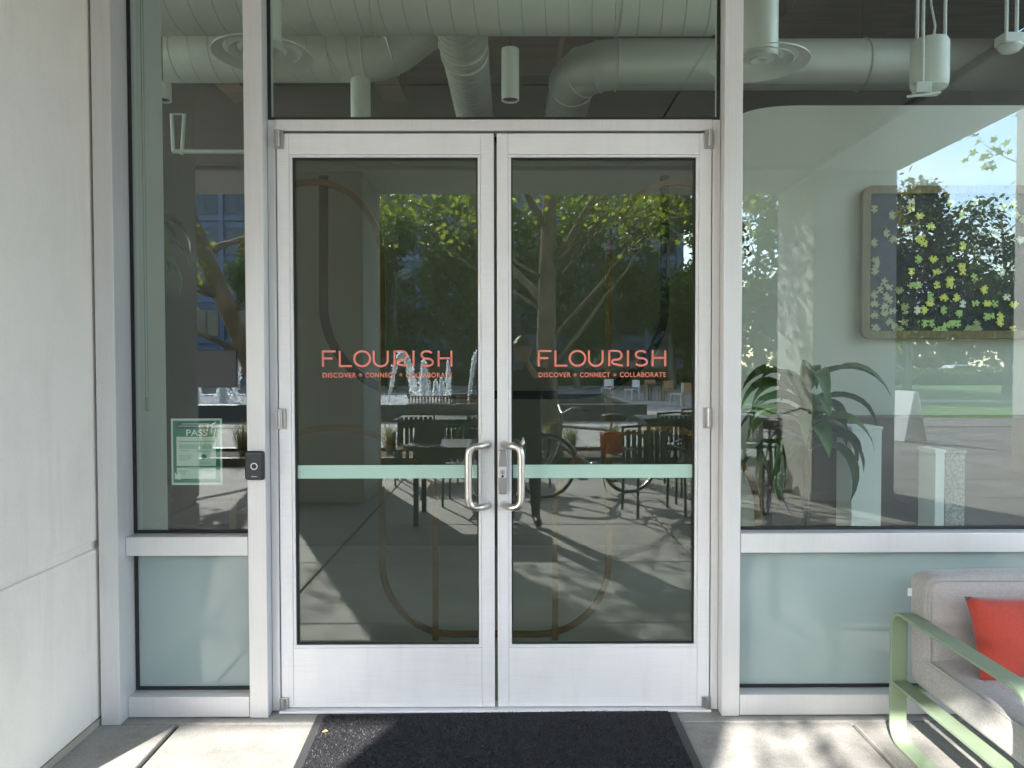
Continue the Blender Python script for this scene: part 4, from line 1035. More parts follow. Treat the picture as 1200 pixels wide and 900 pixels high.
# ---- bicycles
RUB = pmat('tyre_rubber', (.015,.015,.016), .7)
def ringpts(c, r, ax, n=40):
    c = Vector(c); ax = Vector(ax).normalized(); a = ax.orthogonal().normalized(); b_ = ax.cross(a)
    return [c + (a*math.cos(2*PI*k/n) + b_*math.sin(2*PI*k/n))*r for k in range(n)]
def bicycle(loc, rz, lab, frame, r=.34, basket=False, bag=None, wb=1.05):
    """local +x is the riding direction"""
    t = thing('bicycle', lab, 'bicycle', loc, rz, 'bicycles leaning in the courtyard')
    fx, rx_ = wb/2, -wb/2
    for x in (fx, rx_):
        w = obj('wheel', MB().tube(ringpts((x, 0, r), r - .022, (0,1,0)), .009, 6, closed=True), CHROME, t, raw=True)
        obj('tyre', MB().tube(ringpts((x, 0, r), r - .006, (0,1,0)), .019, 8, closed=True), RUB, w, raw=True)
        mb = MB()
        for k in range(16):
            a = 2*PI*k/16; mb.tube([(x, .02*(-1)**k, r), (x + (r-.03)*math.cos(a), 0, r + (r-.03)*math.sin(a))], .0016, 3)
        obj('spokes', mb, CHROME, w, raw=True)
        obj('hub', MB().lathe([(.025, -.045), (.018, -.02), (.018, .02), (.025, .045)], (x, 0, r), 12, 'y'), CHROME, w, raw=True)
        obj('mudguard', MB().bar([(x + (r+.03)*math.cos(R(a)), 0, r + (r+.03)*math.sin(R(a))) for a in range(20, 171, 10)], .05, .004, (0,1,0)), frame, t, raw=True)
    bb, st, hd0, hd1 = (-.10, 0, .28), (-.26, 0, .72), (.36, 0, .60), (.33, 0, .78)
    mb = MB()
    for a, c in ((bb, st), (bb, hd0), (st, hd1)): mb.tube([a, c], .017, 8)
    for s in (-1, 1):
        mb.tube([bb, (rx_, s*.06, r)], .010, 6); mb.tube([st, (rx_, s*.06, r)], .009, 6)
    mb.tube([hd0, hd1], .02, 8)
    obj('frame', mb, frame, t, raw=True, smooth=True)
    mb = MB()
    for s in (-1, 1): mb.tube([(.36, s*.035, .60), (.42, s*.05, .48), (fx, s*.05, r)], .011, 6)
    obj('fork', mb, frame, t, raw=True)
    obj('seat_post', MB().tube([st, (-.29, 0, .84)], .013, 8), CHROME, t, raw=True)
    obj('saddle', softbox(-.42, -.16, -.075, .075, .835, .895), RUB, t, raw=True, smooth='all')
    obj('handlebar', MB().tube([(.22, -.31, .98), (.28, -.22, 1.0), (.32, -.06, .94), (.325, 0, .92), (.32, .06, .94), (.28, .22, 1.0), (.22, .31, .98)], .011, 8), CHROME, t, raw=True, smooth='all')
    obj('stem', MB().tube([hd1, (.325, 0, .93)], .013, 8), CHROME, t, raw=True)
    for s in (-1, 1): obj('grip', MB().tube([(.14, s*.33, .965), (.23, s*.305, .985)], .017, 8), RUB, t, raw=True)
    cr2 = obj('chainring', MB().lathe([(.09, .055), (.09, .06)], bb, 24, 'y'), CHROME, t, raw=True)
    for s in (-1, 1):
        obj('crank', MB().tube([(bb[0], s*.07, bb[2]), (bb[0] + s*.12, s*.08, bb[2] - .11)], .009, 6), CHROME, t, raw=True)
        obj('pedal', MB().box(bb[0] + s*.12 - .045, bb[0] + s*.12 + .045, s*.09 - (.0 if s > 0 else .09), s*.09 + (.09 if s > 0 else 0), bb[2] - .125, bb[2] - .10), RUB, t, raw=True)
    obj('kickstand', MB().tube([(-.18, .06, .26), (-.30, .20, .005)], .009, 6), CHROME, t, raw=True)
    if basket:
        mb = MB(); bx0, bx1, by, z0, z1 = -.86, -.52, .15, .74, .94
        for z in (z0, (z0+z1)/2, z1): mb.tube([(bx0,-by,z),(bx1,-by,z),(bx1,by,z),(bx0,by,z)], .005, 4, closed=True)
        for k in range(7):
            x = bx0 + (bx1-bx0)*k/6
            for s in (-1, 1): mb.tube([(x, s*by, z0), (x, s*by, z1)], .003, 4)
            mb.tube([(x, -by, z0), (x, by, z0)], .003, 4)
        for k in range(6):
            y = -by + 2*by*k/5
            for x in (bx0, bx1): mb.tube([(x, y, z0), (x, y, z1)], .003, 4)
        obj('rear_basket', mb, RUB, t, raw=True)
        obj('rear_rack', MB().tube([(st[0], 0, .70), (-.80, 0, .73), (rx_, .06, r)], .009, 6), RUB, t, raw=True)
    return t
BIKEF = pmat('bike_grey_paint', (.30,.31,.30), .3, .6)
bk = bicycle((.90, -5.2, 0), R(162), 'grey city bicycle with a red pannier, parked among the tables', BIKEF, .345, wb=1.02)
t = thing('pannier_bag', 'bright red pannier bag hung on the grey bicycle', 'bag', (1.13, -5.06, .42), R(162))
obj('bag_body', softbox(-.13, .12, -.05, .06, .06, .29), pmat('red_canvas', (.34,.03,.016), .8, var=.15, vscale=8), t, raw=True, smooth='all')
obj('bag_flap', MB().box(-.125, .115, .02, .066, .23, .295), pmat('dark_red_canvas', (.16,.02,.012), .8), t, raw=True, bevel=.012)
bicycle((2.72, -4.5, 0), R(-62), 'small wheeled black bicycle with a wire rear basket beside the right column', pmat('bike_black_paint', (.02,.022,.022), .3, .3), .25, basket=True, wb=.98)

# ---- planting bed with grasses
SOIL = pmat('soil', (.05,.038,.028), .95, var=.3, vscale=8)
bed = thing('planting_bed', 'long low planting bed with grass tufts behind the tables', 'planter', (0, -8.3, 0))
obj('soil', MB().box(-4.95, 3.6, -8.95, -7.75, -.01, .07), SOIL, bed)
for (a, b_, c, d) in ((-5.05, 3.7, -7.75, -7.63), (-5.05, 3.7, -9.07, -8.95)): obj('kerb', MB().box(a, b_, c, d, .002, .12), DKMET, bed, bevel=.006)
GRASSM = leafmat('grass_blade', (.10,.13,.05), (.36,.33,.21), .3, (1.3,1.25,1.0))
def tuft(x, y, z, seed, n=170, h=.62, spread=.38, lab=None):
    q = random.Random(seed); mb = MB()
    for k in range(n):
        a = q.uniform(0, 2*PI); r0 = q.uniform(0, .07); L = h*q.uniform(.6, 1.15); out_ = spread*q.uniform(.1, 1.2)
        p0 = Vector((x + r0*math.cos(a), y + r0*math.sin(a), z)); pm = p0 + Vector((math.cos(a)*out_*.35, math.sin(a)*out_*.35, L*.7)); pe = p0 + Vector((math.cos(a)*out_, math.sin(a)*out_, L*q.uniform(.7, 1)))
        s = Vector((-math.sin(a), math.cos(a), 0))*.004
        b0 = len(mb.v); mb.v += [tuple(p0 - s), tuple(p0 + s), tuple(pm - s), tuple(pm + s), tuple(pe)]
        mb.f += [(b0, b0+1, b0+3, b0+2), (b0+2, b0+3, b0+4)]; mb.m += [0, 0]
    me = bpy.data.meshes.new('grass_tuft'); me.from_pydata([(v[0]-x, v[1]-y, v[2]-z) for v in mb.v], [], mb.f)
    at = me.attributes.new('tone', 'FLOAT', 'FACE'); at.data.foreach_set('value', [q.random() for _ in mb.f])
    me.materials.append(GRASSM)
    return me
TM = [tuft(0, 0, 0, s) for s in (1, 2, 3)]
q = random.Random(11)
ORD = 'leftmost second third fourth fifth sixth seventh eighth ninth tenth eleventh twelfth thirteenth fourteenth fifteenth'.split()
for k in range(15):
    x = -4.6 + k*.56 + q.uniform(-.1, .1)
    o = bpy.data.objects.new('grass_tuft', TM[k % 3]); COL.objects.link(o); o.location = (x, -8.3 + q.uniform(-.32, .32), .07); o.rotation_euler.z = q.uniform(0, 6); s = q.uniform(.8, 1.15); o.scale = (s, s, s)
    tag(o, ORD[k] + ' dry green grass tuft from the left in the bed behind the tables', 'grass tuft', 'grass tufts in the planting bed')

# ---- fountain
WATER = pmat('pool_water', (.02,.03,.03), .12, 0, bump=1.0, bscale=3.5, spec=.8)
FOAM, n_, l_ = newmat('white_spray')
o_ = n_.new('ShaderNodeOutputMaterial'); m1 = n_.new('ShaderNodeMixShader'); m1.inputs[0].default_value = .7
d1 = n_.new('ShaderNodeBsdfDiffuse'); d1.inputs[0].default_value = (.93,.95,.96,1); t1 = n_.new('ShaderNodeBsdfTranslucent'); t1.inputs[0].default_value = (.93,.95,.96,1)
l_.new(d1.outputs[0], m1.inputs[1]); l_.new(t1.outputs[0], m1.inputs[2]); l_.new(m1.outputs[0], o_.inputs[0])
POOLW = pmat('dark_pool_wall', (.045,.052,.048), .5, var=.2, vscale=3)
ft = thing('fountain', 'long dark walled pool with white water jets, mirrored in the doors and left window', 'fountain', (-6, -21, 0))
PX0, PX1, PYn, PYf = -17.0, 3.7, -16.85, -24.5
for (a, b_, c, d) in ((PX0, PX1, PYn - .3, PYn), (PX0, PX1, PYf, PYf + .3), (PX0, PX0 + .3, PYf + .3, PYn - .3), (PX1 - .3, PX1, PYf + .3, PYn - .3)):
    obj('basin_wall', MB().box(a, b_, c, d, -.05, .40), POOLW, ft, bevel=.01)
obj('water', MB().box(PX0 + .3, PX1 - .3, PYf + .3, PYn - .3, -.04, .35), WATER, ft)
def jet(x0, x1, y, h, n, seed, fat=.10, y1=None):
    """spray arc from x0 to x1 made of drops"""
    q = random.Random(seed); mb = MB(); y1 = y if y1 is None else y1
    for k in range(n*2):
        u = q.random(); 
        if x0 == x1: zz = h*u**.7; xx = x0; sp = fat*(.25 + .9*(1 - u)); yy = y
        else: zz = h*4*u*(1-u); xx = x0 + (x1-x0)*u; sp = fat*(.25 + .9*u); yy = y + (y1-y)*u
        c = Vector((xx + q.gauss(0, sp*.5), yy + q.gauss(0, sp*.5), .36 + zz + q.gauss(0, .03))); s = q.uniform(.012, .034)
        if c.z < .36: c.z = .36
        b0 = len(mb.v); e = Euler((q.uniform(0, 6.3), q.uniform(0, 6.3), q.uniform(0, 6.3))).to_matrix(); s *= 1.25
        mb.v += [tuple(c + e @ Vector((s, 0, 0))), tuple(c + e @ Vector((-s*.6, s, 0))), tuple(c + e @ Vector((-s*.6, -s, 0)))]
        mb.f.append((b0, b0+1, b0+2)); mb.m.append(0)
    me = bpy.data.meshes.new('water_jet'); org_ = ORG[ft.name]
    me.from_pydata([tuple(Vector(v) - org_) for v in mb.v], [], mb.f)
    return obj('water_jet', me, FOAM, ft)
def jpx(px, d): return (px - 596)/880*d
jet(jpx(455, 22), jpx(487, 22), -18.9, 1.42, 1500, 1); jet(jpx(497, 22.5), jpx(497, 22.5), -19.3, 1.2, 1200, 2, .16)
jet(jpx(549, 22), jpx(572, 22), -18.9, 1.45, 1500, 3)
for i, (px, h) in enumerate(((510, .55), (517, .62), (525, 1.2))): jet(jpx(px, 25.5), jpx(px, 25.5), -22.4, h, 420, 10 + i, .10)
jet(jpx(292, 22), jpx(274, 22), -18.9, 1.5, 1500, 4); jet(jpx(262, 22.5), jpx(262, 22.5), -19.3, .55, 900, 5, .18); jet(jpx(228, 23), jpx(228, 23), -20, 1.0, 900, 6, .1)
jet(jpx(330, 22), jpx(352, 22), -18.9, 1.4, 1000, 7)
q = random.Random(5); mb = MB()
for k in range(9000):
    x = q.uniform(PX0 + .5, -2.2); y = q.uniform(PYf + .5, PYn - .5); s = q.uniform(.015, .07)
    b0 = len(mb.v); z = .352 + q.uniform(0, .03)
    mb.v += [(x - s, y, z), (x, y - s*1.6, z + .01), (x + s, y, z), (x, y + s*1.6, z + .012)]; mb.f.append((b0, b0+1, b0+2, b0+3)); mb.m.append(0)
o = obj('foam', mb, FOAM, ft); o['kind'] = 'stuff'
WOODB = pmat('bench_wood', (.22,.12,.06), .6, var=.2, vscale=5)
for i, (a, c, lab) in enumerate(((477, 529, 'slatted brown wood bench on the pool edge below the tall jet'), (534, 566, 'slatted brown wood bench on the pool edge nearest the door centre'))):
    x0, x1 = jpx(a, 20.2), jpx(c, 20.2); y = -16.98
    t = thing('pool_bench', lab, 'bench', ((x0+x1)/2, y, .40), 0, 'benches on the pool wall')
    obj('seat', MB().box(x0, x1, y - .11, y + .11, .402, .425), WOODB, t)
    obj('backrest_rail', MB().box(x0, x1, y - .11, y - .085, .60, .63), WOODB, t)
    k = x0 + .03
    mb = MB()
    while k < x1 - .03: mb.box(k, k + .04, y - .108, y - .088, .425, .60); k += .085
    obj('backrest_slats', mb, WOODB, t)

# ---- far bistro chairs, sandwich board
def fchair(mat):
    t = thing('bistro_chair', '', 'chair', (0,0,0), 0, 'bistro chairs beyond the pool')
    for sx in (-1, 1):
        for sy in (-1, 1): obj('leg', MB().tube([(sx*.22, sy*.22, .002), (sx*.2, sy*.19, .45)], .022, 5), mat, t, raw=True)
    obj('seat', MB().box(-.24, .24, -.23, .23, .44, .475), mat, t, raw=True, bevel=.01)
    obj('backrest', MB().box(-.23, .23, -.25, -.215, .55, .86), mat, t, raw=True, bevel=.01)
    for s in (-1, 1): obj('back_post', MB().tube([(s*.2, -.22, .46), (s*.21, -.24, .86)], .02, 5), mat, t, raw=True)
    return t
WMET = pmat('white_metal', (.72,.72,.70), .5); OAK = pmat('oak_wood', (.45,.26,.12), .6)
for mat, lst in ((WMET, ((712, 447, 34, .4, 'white bistro chair farthest left beyond the pool'), (741, 464, 32, 1.0, 'white bistro chair with its back turned, middle of the far group'), (795, 474, 27, 2.2, 'white bistro chair nearest the right door edge'))), (OAK, ((762, 456, 32, .2, 'wooden bistro chair left of the lone far table'), (780, 458, 31, 2.8, 'wooden bistro chair right of the lone far table'), (808, 474, 27, 3.6, 'wooden bistro chair at the right door edge')))):
    pr = fchair(mat)
    for i, (px, py, d, rz, lab) in enumerate(lst):
        o = pr if i == 0 else copy_tree(pr)
        o.location = ((px-596)/880*d, -(d - 3.13), -.058); o.rotation_euler.z = rz; o['label'] = lab
t = make_table('bistro_table', (771-596)/880*31.5, -28.6, .7, .7, .72, 'small dark table between the wooden bistro chairs', 'table', 'dark metal courtyard tables'); t.location.z = -.058
g = MG(1060, 516)
t = thing('sandwich_board', 'white sandwich board standing on the paving, mirrored in the right window', 'sign', g, R(78))
for s in (-1, 1):
    mb = MB(); 
    def fp(u, v, w__): return (u, s*(.02 + .22*(1 - v/.95)) + w__*s, v)
    obj('panel', MB().prism([(-.3,.01),(.3,.01),(.3,.95),(-.3,.95)], .02, fp), WMET, t, raw=True)

# ---- trees
BARK = pmat('grey_bark', (.20,.17,.125), .9, var=.5, vscale=5, bump=.6, bscale=30, stretch=(1,1,.3))
LNEAR = leafmat('spring_leaf', (.10,.16,.025), (.22,.28,.05), .5, (1.9, 1.8, 1.0))
LFAR = leafmat('dark_leaf', (.04,.075,.018), (.11,.16,.035), .38)
LFAR2 = leafmat('olive_leaf', (.05,.06,.016), (.14,.14,.035), .35)
STAR = []
for k in range(10):
    a = PI/2 + 2*PI*k/10; r_ = 1 if k % 2 == 0 else .48
    STAR.append((r_*math.cos(a)*.9, r_*math.sin(a)))
def leaf_mesh(name, pts, size, seed, star):
    q = random.Random(seed); V = []; F = []; tone = []
    for p, up_ in pts:
        s = size*q.uniform(.65, 1.2); e = Euler((q.uniform(-1.1, 1.1), q.uniform(-1.1, 1.1), q.uniform(0, 6.28))).to_matrix(); tt = q.random()
        b0 = len(V)
        if star:
            for u, v in STAR: V.append(tuple(p + e @ Vector((u*s, v*s, .25*s*abs(u)))))
            F.append(tuple(range(b0, b0 + 10))); tone.append(tt)
        else:
            V += [tuple(p + e @ Vector((-s, 0, 0))), tuple(p + e @ Vector((0, -s*.62, .15*s))), tuple(p + e @ Vector((s, 0, 0))), tuple(p + e @ Vector((0, s*.62, .15*s)))]
            F.append((b0, b0+1, b0+2, b0+3)); tone.append(tt)
    me = bpy.data.meshes.new(name); me.from_pydata(V, [], F)
    at = me.attributes.new('tone', 'FLOAT', 'FACE'); at.data.foreach_set('value', tone)
    return me
def tree(name, lab, base, h, tr, lean=(0,0), limbs=7, z0=.35, spread=3.0, nleaf=4000, lsize=.09, leaf=None, star=False, seed=1, group=None, extra=(), clump=.55, twigs=3, crown=None, dense=False):
    q = random.Random(seed); leaf = leaf or LNEAR
    t = thing(name, lab, 'tree', base, 0, group)
    mb = MB(); tips = []
    N = 8; tp = []
    for k in range(N+1):
        u = k/N; tp.append(Vector((lean[0]*u*h + .06*h*.3*math.sin(3*u + seed), lean[1]*u*h + .05*h*.3*math.sin(2.3*u + seed*2), h*.86*u)) - Vector((.06*h*.3*math.sin(seed), .05*h*.3*math.sin(seed*2), 0)))
    mb.tube([p + Vector((0, 0, -.03)) if i == 0 else p for i, p in enumerate(tp)], [tr*(1.25 if k == 0 else 1 - .8*k/N) for k in range(N+1)], 10)
    def limb(p0, d, L, r, lvl):
        pts = [p0]; d = d.normalized(); n = 5
        for k in range(n):
            d = (d + Vector((q.gauss(0,.12), q.gauss(0,.12), q.gauss(.05,.10)))).normalized(); pts.append(pts[-1] + d*(L/n))
        mb.tube(pts, [max(.004, r*(1 - .75*k/n)) for k in range(n+1)], 6 if lvl == 0 else 4)
        if lvl < 2:
            for k in range(twigs + (0 if lvl else 1)):
                i = q.randint(2, n); dd = (d + Vector((q.gauss(0,.7), q.gauss(0,.7), q.gauss(.0,.5)))).normalized()
                limb(pts[i], dd, L*q.uniform(.35, .6), r*.42, lvl + 1)
        tips.append((pts[-1], lvl)); tips.append((pts[-2], lvl))
        if lvl: tips.append((pts[-3], lvl))
    for k in range(limbs):
        u = z0 + (1 - z0)*(k + q.random()*.6)/limbs; i = min(N-1, int(u*N)); p0 = tp[i].lerp(tp[i+1], u*N - i)
        a = 2.4*k + seed + q.uniform(-.3, .3); el = q.uniform(.35, .9)
        limb(p0, Vector((math.cos(a)*math.cos(el), math.sin(a)*math.cos(el), math.sin(el))), spread*q.uniform(.7, 1.1)*(1.15 - .5*u), tr*.42*(1.1 - .6*u), 0)
    for (z, d, L, r) in extra:
        i = min(N-1, int(z/(h*.86)*N)); p0 = tp[i].lerp(tp[i+1], z/(h*.86)*N - i); limb(p0, Vector(d), L, r, 0)
    tm = mb.mesh('trunk'); tm.materials.append(BARK)
    obj('trunk', tm, BARK, t, raw=True, smooth='all')
    pts = []
    if dense:
        # lumpy crown: leaf clumps on and inside several lobes, open at places
        cx, cy_, cz, rx_, rz_ = crown
        lobes = []
        for k in range(13):
            a = q.uniform(0, 2*PI); w = q.uniform(-1, 1); rr_ = math.sqrt(1 - w*w)*q.uniform(.45, .8)
            lobes.append((Vector((cx + rx_*rr_*math.cos(a), cy_ + rx_*rr_*math.sin(a), cz + rz_*w*.75)), q.uniform(.30, .52)*rx_))
        nb = nleaf//14
        for k in range(nb):
            c, r_ = q.choice(lobes); v = Vector((q.gauss(0,1), q.gauss(0,1), q.gauss(0,1))).normalized()
            c2 = c + v*r_*q.uniform(.55, 1.08)
            for j in range(14): pts.append((c2 + Vector((q.gauss(0,.28), q.gauss(0,.28), q.gauss(0,.22))), 0))
    else:
        for k in range(nleaf):
            p, lv = q.choice(tips); c = clump*(.8 if lv else 1.0)
            pts.append((p + Vector((q.gauss(0,c), q.gauss(0,c), q.gauss(-.1*c,c*.8)))*.5, 0))
    me = leaf_mesh('crown', pts, lsize, seed, star); me.materials.append(leaf)
    obj('crown', me, leaf, t, raw=True)
    return t
tree('plane_tree', 'young plane tree with pale spring leaves mirrored in the right door pane', (.62, -8.35, .06), 8.6, .19, limbs=9, z0=.30, spread=3.0, nleaf=5200, lsize=.058, star=True, seed=4,
     extra=((1.3, (.75,.1,.9), 3.4, .035), (1.7, (.9,.25,.75), 3.0, .035), (2.2, (-.8,.2,.65), 2.6, .035), (2.6, (.6,-.2,.5), 2.6, .03), (2.9, (1,.3,.3), 2.2, .03), (2.7, (-.7,.4,.35), 2.4, .03)), clump=.45, group='plane trees in the courtyard')
tree('plane_tree', 'leaning plane tree mirrored in the left window', (-3.42, -8.6, .06), 8.2, .19, lean=(-.30, .0), limbs=8, z0=.32, spread=2.8, nleaf=2800, lsize=.066, star=True, seed=9,
     extra=((1.5, (-.95,.1,.55), 2.6, .05), (2.4, (-.9,.3,.2), 1.6, .03), (2.2, (.8,.2,.5), 2.6, .04)), clump=.42, group='plane trees in the courtyard')
tree('plane_tree', 'plane tree whose leafy twigs hang against the sky at the top right', (13.2, -10.6, .0), 9.0, .2, limbs=9, z0=.36, spread=3.2, nleaf=3000, lsize=.10, star=True, seed=12,
     extra=((3.6, (-.9,.05,.30), 4.0, .03), (4.4, (-.85,.1,.12), 4.2, .03)), clump=.5, group='plane trees in the courtyard')
# dense row behind the fountain and lawn trees
row = [(-13.5,-43.5,9.6,3.6,'bushy dark tree farthest left of the row behind the pool'),(-7.4,-44.5,12.0,4.1,'bushy dark tree second from left behind the pool'),(-1.6,-43.2,12.6,4.0,'bushy dark tree behind the middle of the pool'),
       (4.4,-45,12.8,4.2,'bushy dark tree behind the right end of the pool'),(10.2,-43.6,12.8,4.0,'bushy dark tree beyond the bistro chairs'),(16.0,-45,13.5,4.2,'bushy dark tree rightmost of the row, left of the lawn')]
for i, (x, y, h, r_, lab) in enumerate(row):
    tree('dense_tree', lab, (x, y, -.06), h, .24, limbs=6, z0=.22, spread=3.0, nleaf=11000, lsize=.19, leaf=LFAR, seed=30 + i, dense=True, crown=(0, 0, h*.58, r_, h*.44), twigs=1, group='trees behind the fountain')
lawn_t = [(19.2,-33,10.0,3.0,'olive tinted tree left on the lawn against the sky'),(25.4,-35,10.6,3.2,'round dark tree in the middle of the lawn row'),(30.6,-36,10.0,3.2,'dark tree right on the lawn at the window edge'),(21.5,-42,9.0,2.9,'tree farther back between the two nearest lawn trees'),(36.5,-40,11.0,3.4,'tree standing far right on the lawn')]
for i, (x, y, h, r_, lab) in enumerate(lawn_t):
    tree('lawn_tree', lab, (x, y, -.06), h, .2, limbs=6, z0=.3, spread=2.4, nleaf=7500, lsize=.16, leaf=LFAR2 if i in (0, 3) else LFAR, seed=50 + i, dense=True, crown=(0, 0, h*.62, r_, h*.38), twigs=1, group='trees on the lawn')
# hedge along the far side
q = random.Random(77); pts = []
for k in range(16000): pts.append((Vector((q.uniform(-14, 48), -52 + q.gauss(0, .6), q.uniform(0, .9) + .25*math.sin(k))), 0))
me = leaf_mesh('hedge', pts, .22, 3, False); me.materials.append(LFAR)
tag(obj('hedge', me, LFAR), 'long dark clipped hedge along the far side of the lawn', 'hedge')

# far wood closing the view behind the lawn
pts = []
for k in range(26000):
    x = q.uniform(-30, 110); top = 6.5 + 2.2*math.sin(x*.31) + 1.3*math.sin(x*.83 + 1)
    pts.append((Vector((x, -68 + q.gauss(0, 1.6), top*q.random()**.8)), 0))
for k in range(16000):
    y = q.uniform(-60, 70); top = 7.5 + 2.2*math.sin(y*.29) + 1.4*math.sin(y*.77 + 2)
    pts.append((Vector((52 + q.gauss(0, 1.8), y, top*q.random()**.8)), 0))
me = leaf_mesh('distant_wood', pts, .5, 9, False); me.materials.append(LFAR)
o = obj('distant_wood', me, LFAR); tag(o, 'distant belt of dark trees closing the view beyond the parked cars', 'wood', kind='stuff')

# ---- parked cars beyond the lawn
def make_car(mat):
    t = thing('parked_car', '', 'car', (0,0,0), 0, 'cars parked beyond the lawn')
    prof = [(-2.1,.35),(-2.15,.75),(-1.95,.95),(-1.3,1.0),(-.75,1.42),(.65,1.45),(1.3,1.02),(2.0,.9),(2.15,.65),(2.1,.35)]
    obj('body', MB().prism(prof, 1.7, lambda u, v, w__: (u, w__ - .85, v)), mat, t, raw=True, bevel=.06)
    gl = pmat('car_glass', (.02,.025,.03), .1) if 'car_glass' not in bpy.data.materials else bpy.data.materials['car_glass']
    for s in (-1, 1): obj('side_window', MB().prism([(-1.15,1.02),(-.68,1.36),(.58,1.38),(1.1,1.03)], .01, lambda u, v, w__: (u, s*(.853 + w__), v)), gl, t, raw=True)
    for x in (-1.3, 1.35):
        for s in (-1, 1):
            w = obj('wheel', MB().lathe([(.33, -.1), (.33, .1)], (x, s*.76, .33), 18, 'y'), RUB, t, raw=True)
            obj('rim', MB().lathe([(.2, 0), (.2, .01)], (x, s*.865 - .005, .33), 14, 'y'), CHROME, w, raw=True)
    return t
pr = make_car(pmat('white_car_paint', (.75,.76,.77), .25))
for i, (x, lab) in enumerate(((30.5, 'white parked car left of the gap between lawn trees'), (36.8, 'white parked car in the middle beyond the lawn'), (42.5, 'white parked car at the right edge beyond the lawn'))):
    o = pr if i == 0 else copy_tree(pr)
    o.location = (x, -57.5 - i*.6, -.05); o['label'] = lab

# ---- office building across the courtyard
BW_ = pmat('blue_grey_cladding', (.13,.18,.27), .6, var=.06, vscale=.6); BG = pmat('dark_window_glass', (.012,.018,.028), .08, 0, spec=.9)
BF = pmat('window_frame_grey', (.12,.13,.15), .5)
ob = thing('office_building', 'blue grey office block with rows of dark windows across the courtyard', 'building', (-8, -60, 0))
BX0, BX1, BY = -36.0, 14.0, -57.0
obj('wall', MB().box(BX0, BX1, BY - 14, BY, -.05, 16.6), BW_, ob)
obj('roof_edge', MB().box(BX0 - .3, BX1 + .3, BY - 14.3, BY + .35, 16.6, 17.0), BW_, ob)
wmesh = MB().box(-.95, .95, 0, .03, 0, 2.05).mesh('pane'); wmesh.materials.append(BG)
mb = MB()
for a, b_, c, d in ((-1.03, -.95, -.08, 2.13), (.95, 1.03, -.08, 2.13), (-.95, .95, -.08, 0), (-.95, .95, 2.05, 2.13), (-.03, .03, 0, 2.05)): mb.box(a, b_, 0, .09, c, d)
fmesh = mb.mesh('window_frame'); fmesh.materials.append(BF)
org = ORG[ob.name]
for f in range(5):
    for k in range(19):
        x = BX0 + 1.5 + k*2.6; z = .6 + f*3.25
        o = bpy.data.objects.new('window_frame', fmesh); COL.objects.link(o); o.parent = ob; o.location = Vector((x, BY + .002, z)) - org
        p = bpy.data.objects.new('pane', wmesh); COL.objects.link(p); p.parent = o; p.location = (0, .004, 0)
for f in range(6): obj('floor_band', MB().box(BX0, BX1, BY, BY + .18, -.04 + f*3.25, .28 + f*3.25), BW_, ob)
for k in range(20): obj('pilaster', MB().box(BX0 + .02 + k*2.6, BX0 + .38 + k*2.6, BY + .002, BY + .26, .1, 16.59), BW_, ob)

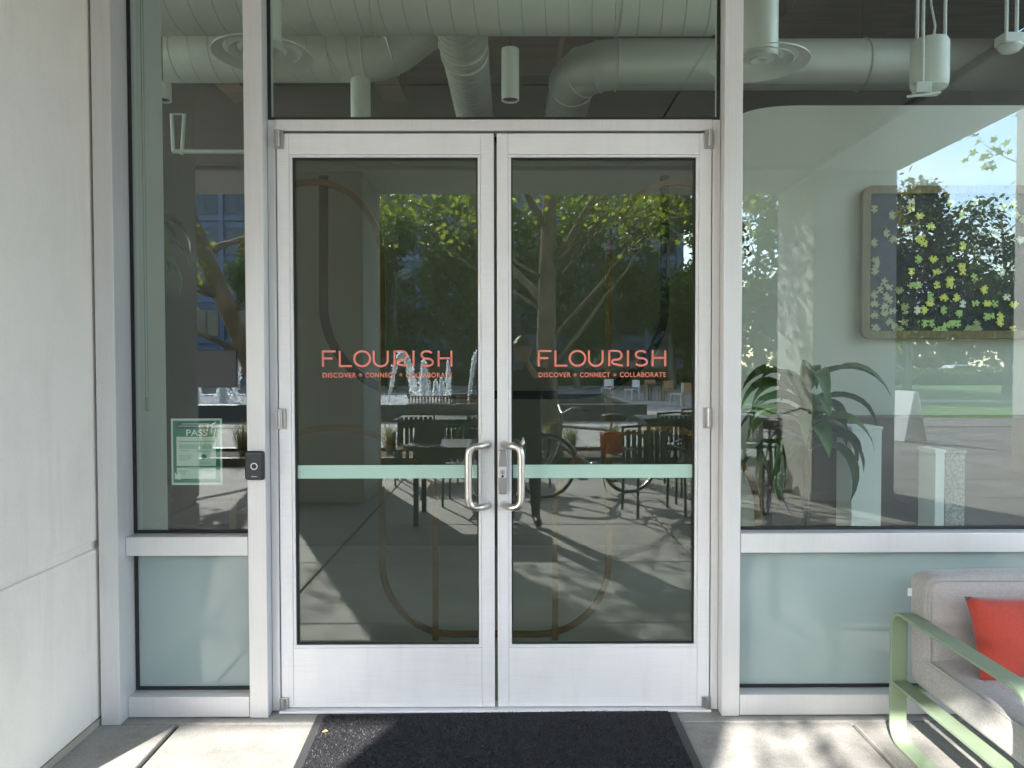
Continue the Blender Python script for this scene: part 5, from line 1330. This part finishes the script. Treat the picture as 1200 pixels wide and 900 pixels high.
# ---- the photographer
def person():
    t = thing('person', 'person in dark clothes holding up a phone, mirrored faintly in the right door', 'person', (.13, -3.60, 0))
    J = {'pel': ((0,0,.93), .135), 'sp1': ((0,.0,1.08), .128), 'sp2': ((0,-.01,1.24), .145), 'chest': ((0,-.005,1.36), .135), 'neck': ((0,0,1.47), .055), 'hd0': ((0,.02,1.53), .062), 'hd1': ((0,.025,1.60), .088), 'hd2': ((0,.015,1.665), .072)}
    E_ = [('pel','sp1'),('sp1','sp2'),('sp2','chest'),('chest','neck'),('neck','hd0'),('hd0','hd1'),('hd1','hd2')]
    J['nose'] = ((0,.118,1.585), .012); E_.append(('hd1','nose'))
    for s, n_ in ((-1,'l'),(1,'r')):
        J['sh'+n_] = ((s*.17,-.005,1.385), .062); J['el'+n_] = ((s*.235,.10,1.15), .046); J['wr'+n_] = ((s*.10 - .03,.36,1.415), .030); J['pa'+n_] = ((s*.085 - .04,.405,1.44), .027)
        J['hp'+n_] = ((s*.09,0,.88), .095); J['kn'+n_] = ((s*.105,.02,.49), .062); J['an'+n_] = ((s*.115,-.02,.09), .042); J['to'+n_] = ((s*.135,.15,.035), .034)
        J['ea'+n_] = ((s*.085,.01,1.60), .016)
        E_ += [('chest','sh'+n_),('sh'+n_,'el'+n_),('el'+n_,'wr'+n_),('wr'+n_,'pa'+n_),('pel','hp'+n_),('hp'+n_,'kn'+n_),('kn'+n_,'an'+n_),('an'+n_,'to'+n_),('hd1','ea'+n_)]
        for k in range(4):
            fx = s*.068 - .025 - s*.0; z = 1.425 + k*.018
            J['f%d%s' % (k, n_)] = ((s*.078 - .03, .432, 1.418 + k*.017), .009); J['g%d%s' % (k, n_)] = ((s*.050 - .01, .440 + .003*k, 1.418 + k*.017), .0085)
            E_ += [('pa'+n_, 'f%d%s' % (k, n_)), ('f%d%s' % (k, n_), 'g%d%s' % (k, n_))]
        J['th'+n_] = ((s*.06 - .03, .395, 1.475), .010); J['ti'+n_] = ((s*.045 - .02, .415, 1.490), .009); E_ += [('pa'+n_,'th'+n_),('th'+n_,'ti'+n_)]
    names = list(J); me = bpy.data.meshes.new('body')
    me.from_pydata([J[n_][0] for n_ in names], [(names.index(a), names.index(b_)) for a, b_ in E_], [])
    o = bpy.data.objects.new('body', me); COL.objects.link(o)
    o.modifiers.new('skin', 'SKIN'); 
    sv = me.skin_vertices[0].data
    for i, n_ in enumerate(names):
        r_ = J[n_][1]; sv[i].radius = (r_*(1.28 if n_ in ('pel','sp1','sp2','chest') else 1), r_*(.88 if n_ in ('pel','sp1','sp2','chest') else 1)); sv[i].use_root = (n_ == 'pel')
    sb = o.modifiers.new('sub', 'SUBSURF'); sb.levels = 2; sb.render_levels = 2
    dg = bpy.context.evaluated_depsgraph_get(); dg.update()
    bme = bpy.data.meshes.new_from_object(o.evaluated_get(dg)); COL.objects.unlink(o); bpy.data.objects.remove(o)
    mats = [pmat('dark_shirt', (.03,.032,.036), .85, var=.2, vscale=20), pmat('dark_trousers', (.022,.023,.028), .85, var=.15, vscale=20), pmat('skin', (.42,.26,.18), .55), pmat('dark_shoes', (.02,.02,.02), .5)]
    bme.materials.clear()
    for m_ in mats: bme.materials.append(m_)
    for p_ in bme.polygons:
        c = p_.center; p_.use_smooth = True
        p_.material_index = 3 if c.z < .085 else 1 if c.z < .95 else 2 if (c.z > 1.475 or c.y > .33) else 0
    bd_ = obj('body', bme, None, t, raw=True)
    mb = MB(); n = 14
    for i in range(9):
        th = PI*.60*i/8
        for k in range(n):
            a = 2*PI*k/n; rr_ = .098*math.sin(th) + .001; back = .5 - .5*math.sin(a)
            z_ = 1.615 + .108*math.cos(th) - (.035*back if i > 5 else 0) + (.045*(1 - back) if i > 5 else 0)
            mb.v.append((rr_*math.cos(a)*.95, .012 + rr_*math.sin(a)*1.06, z_))
    for i in range(8):
        for k in range(n): mb.f.append((i*n+k, i*n+(k+1) % n, (i+1)*n+(k+1) % n, (i+1)*n+k)); mb.m.append(0)
    obj('hair', mb, pmat('dark_hair', (.03,.022,.016), .5, var=.3, vscale=60), t, raw=True, smooth='all')
person()
t = thing('phone', 'dark phone held level in front of the person, mirrored in the right door', 'phone', (.05, -3.145, 1.457))
obj('phone_body', MB().box(-.022, .128, -3.153, -3.145, 1.42, 1.492), pmat('phone_back', (.30,.36,.45), .25, .4), t, bevel=.003)
for (dx, dz) in ((.0, .0), (.0, -.022), (.018, -.011)):
    obj('lens_ring', MB().lathe([(.008, 0), (.008, .0015)], (dx + .004, -3.1448, 1.474 + dz), 18, 'y'), GASKET, t)
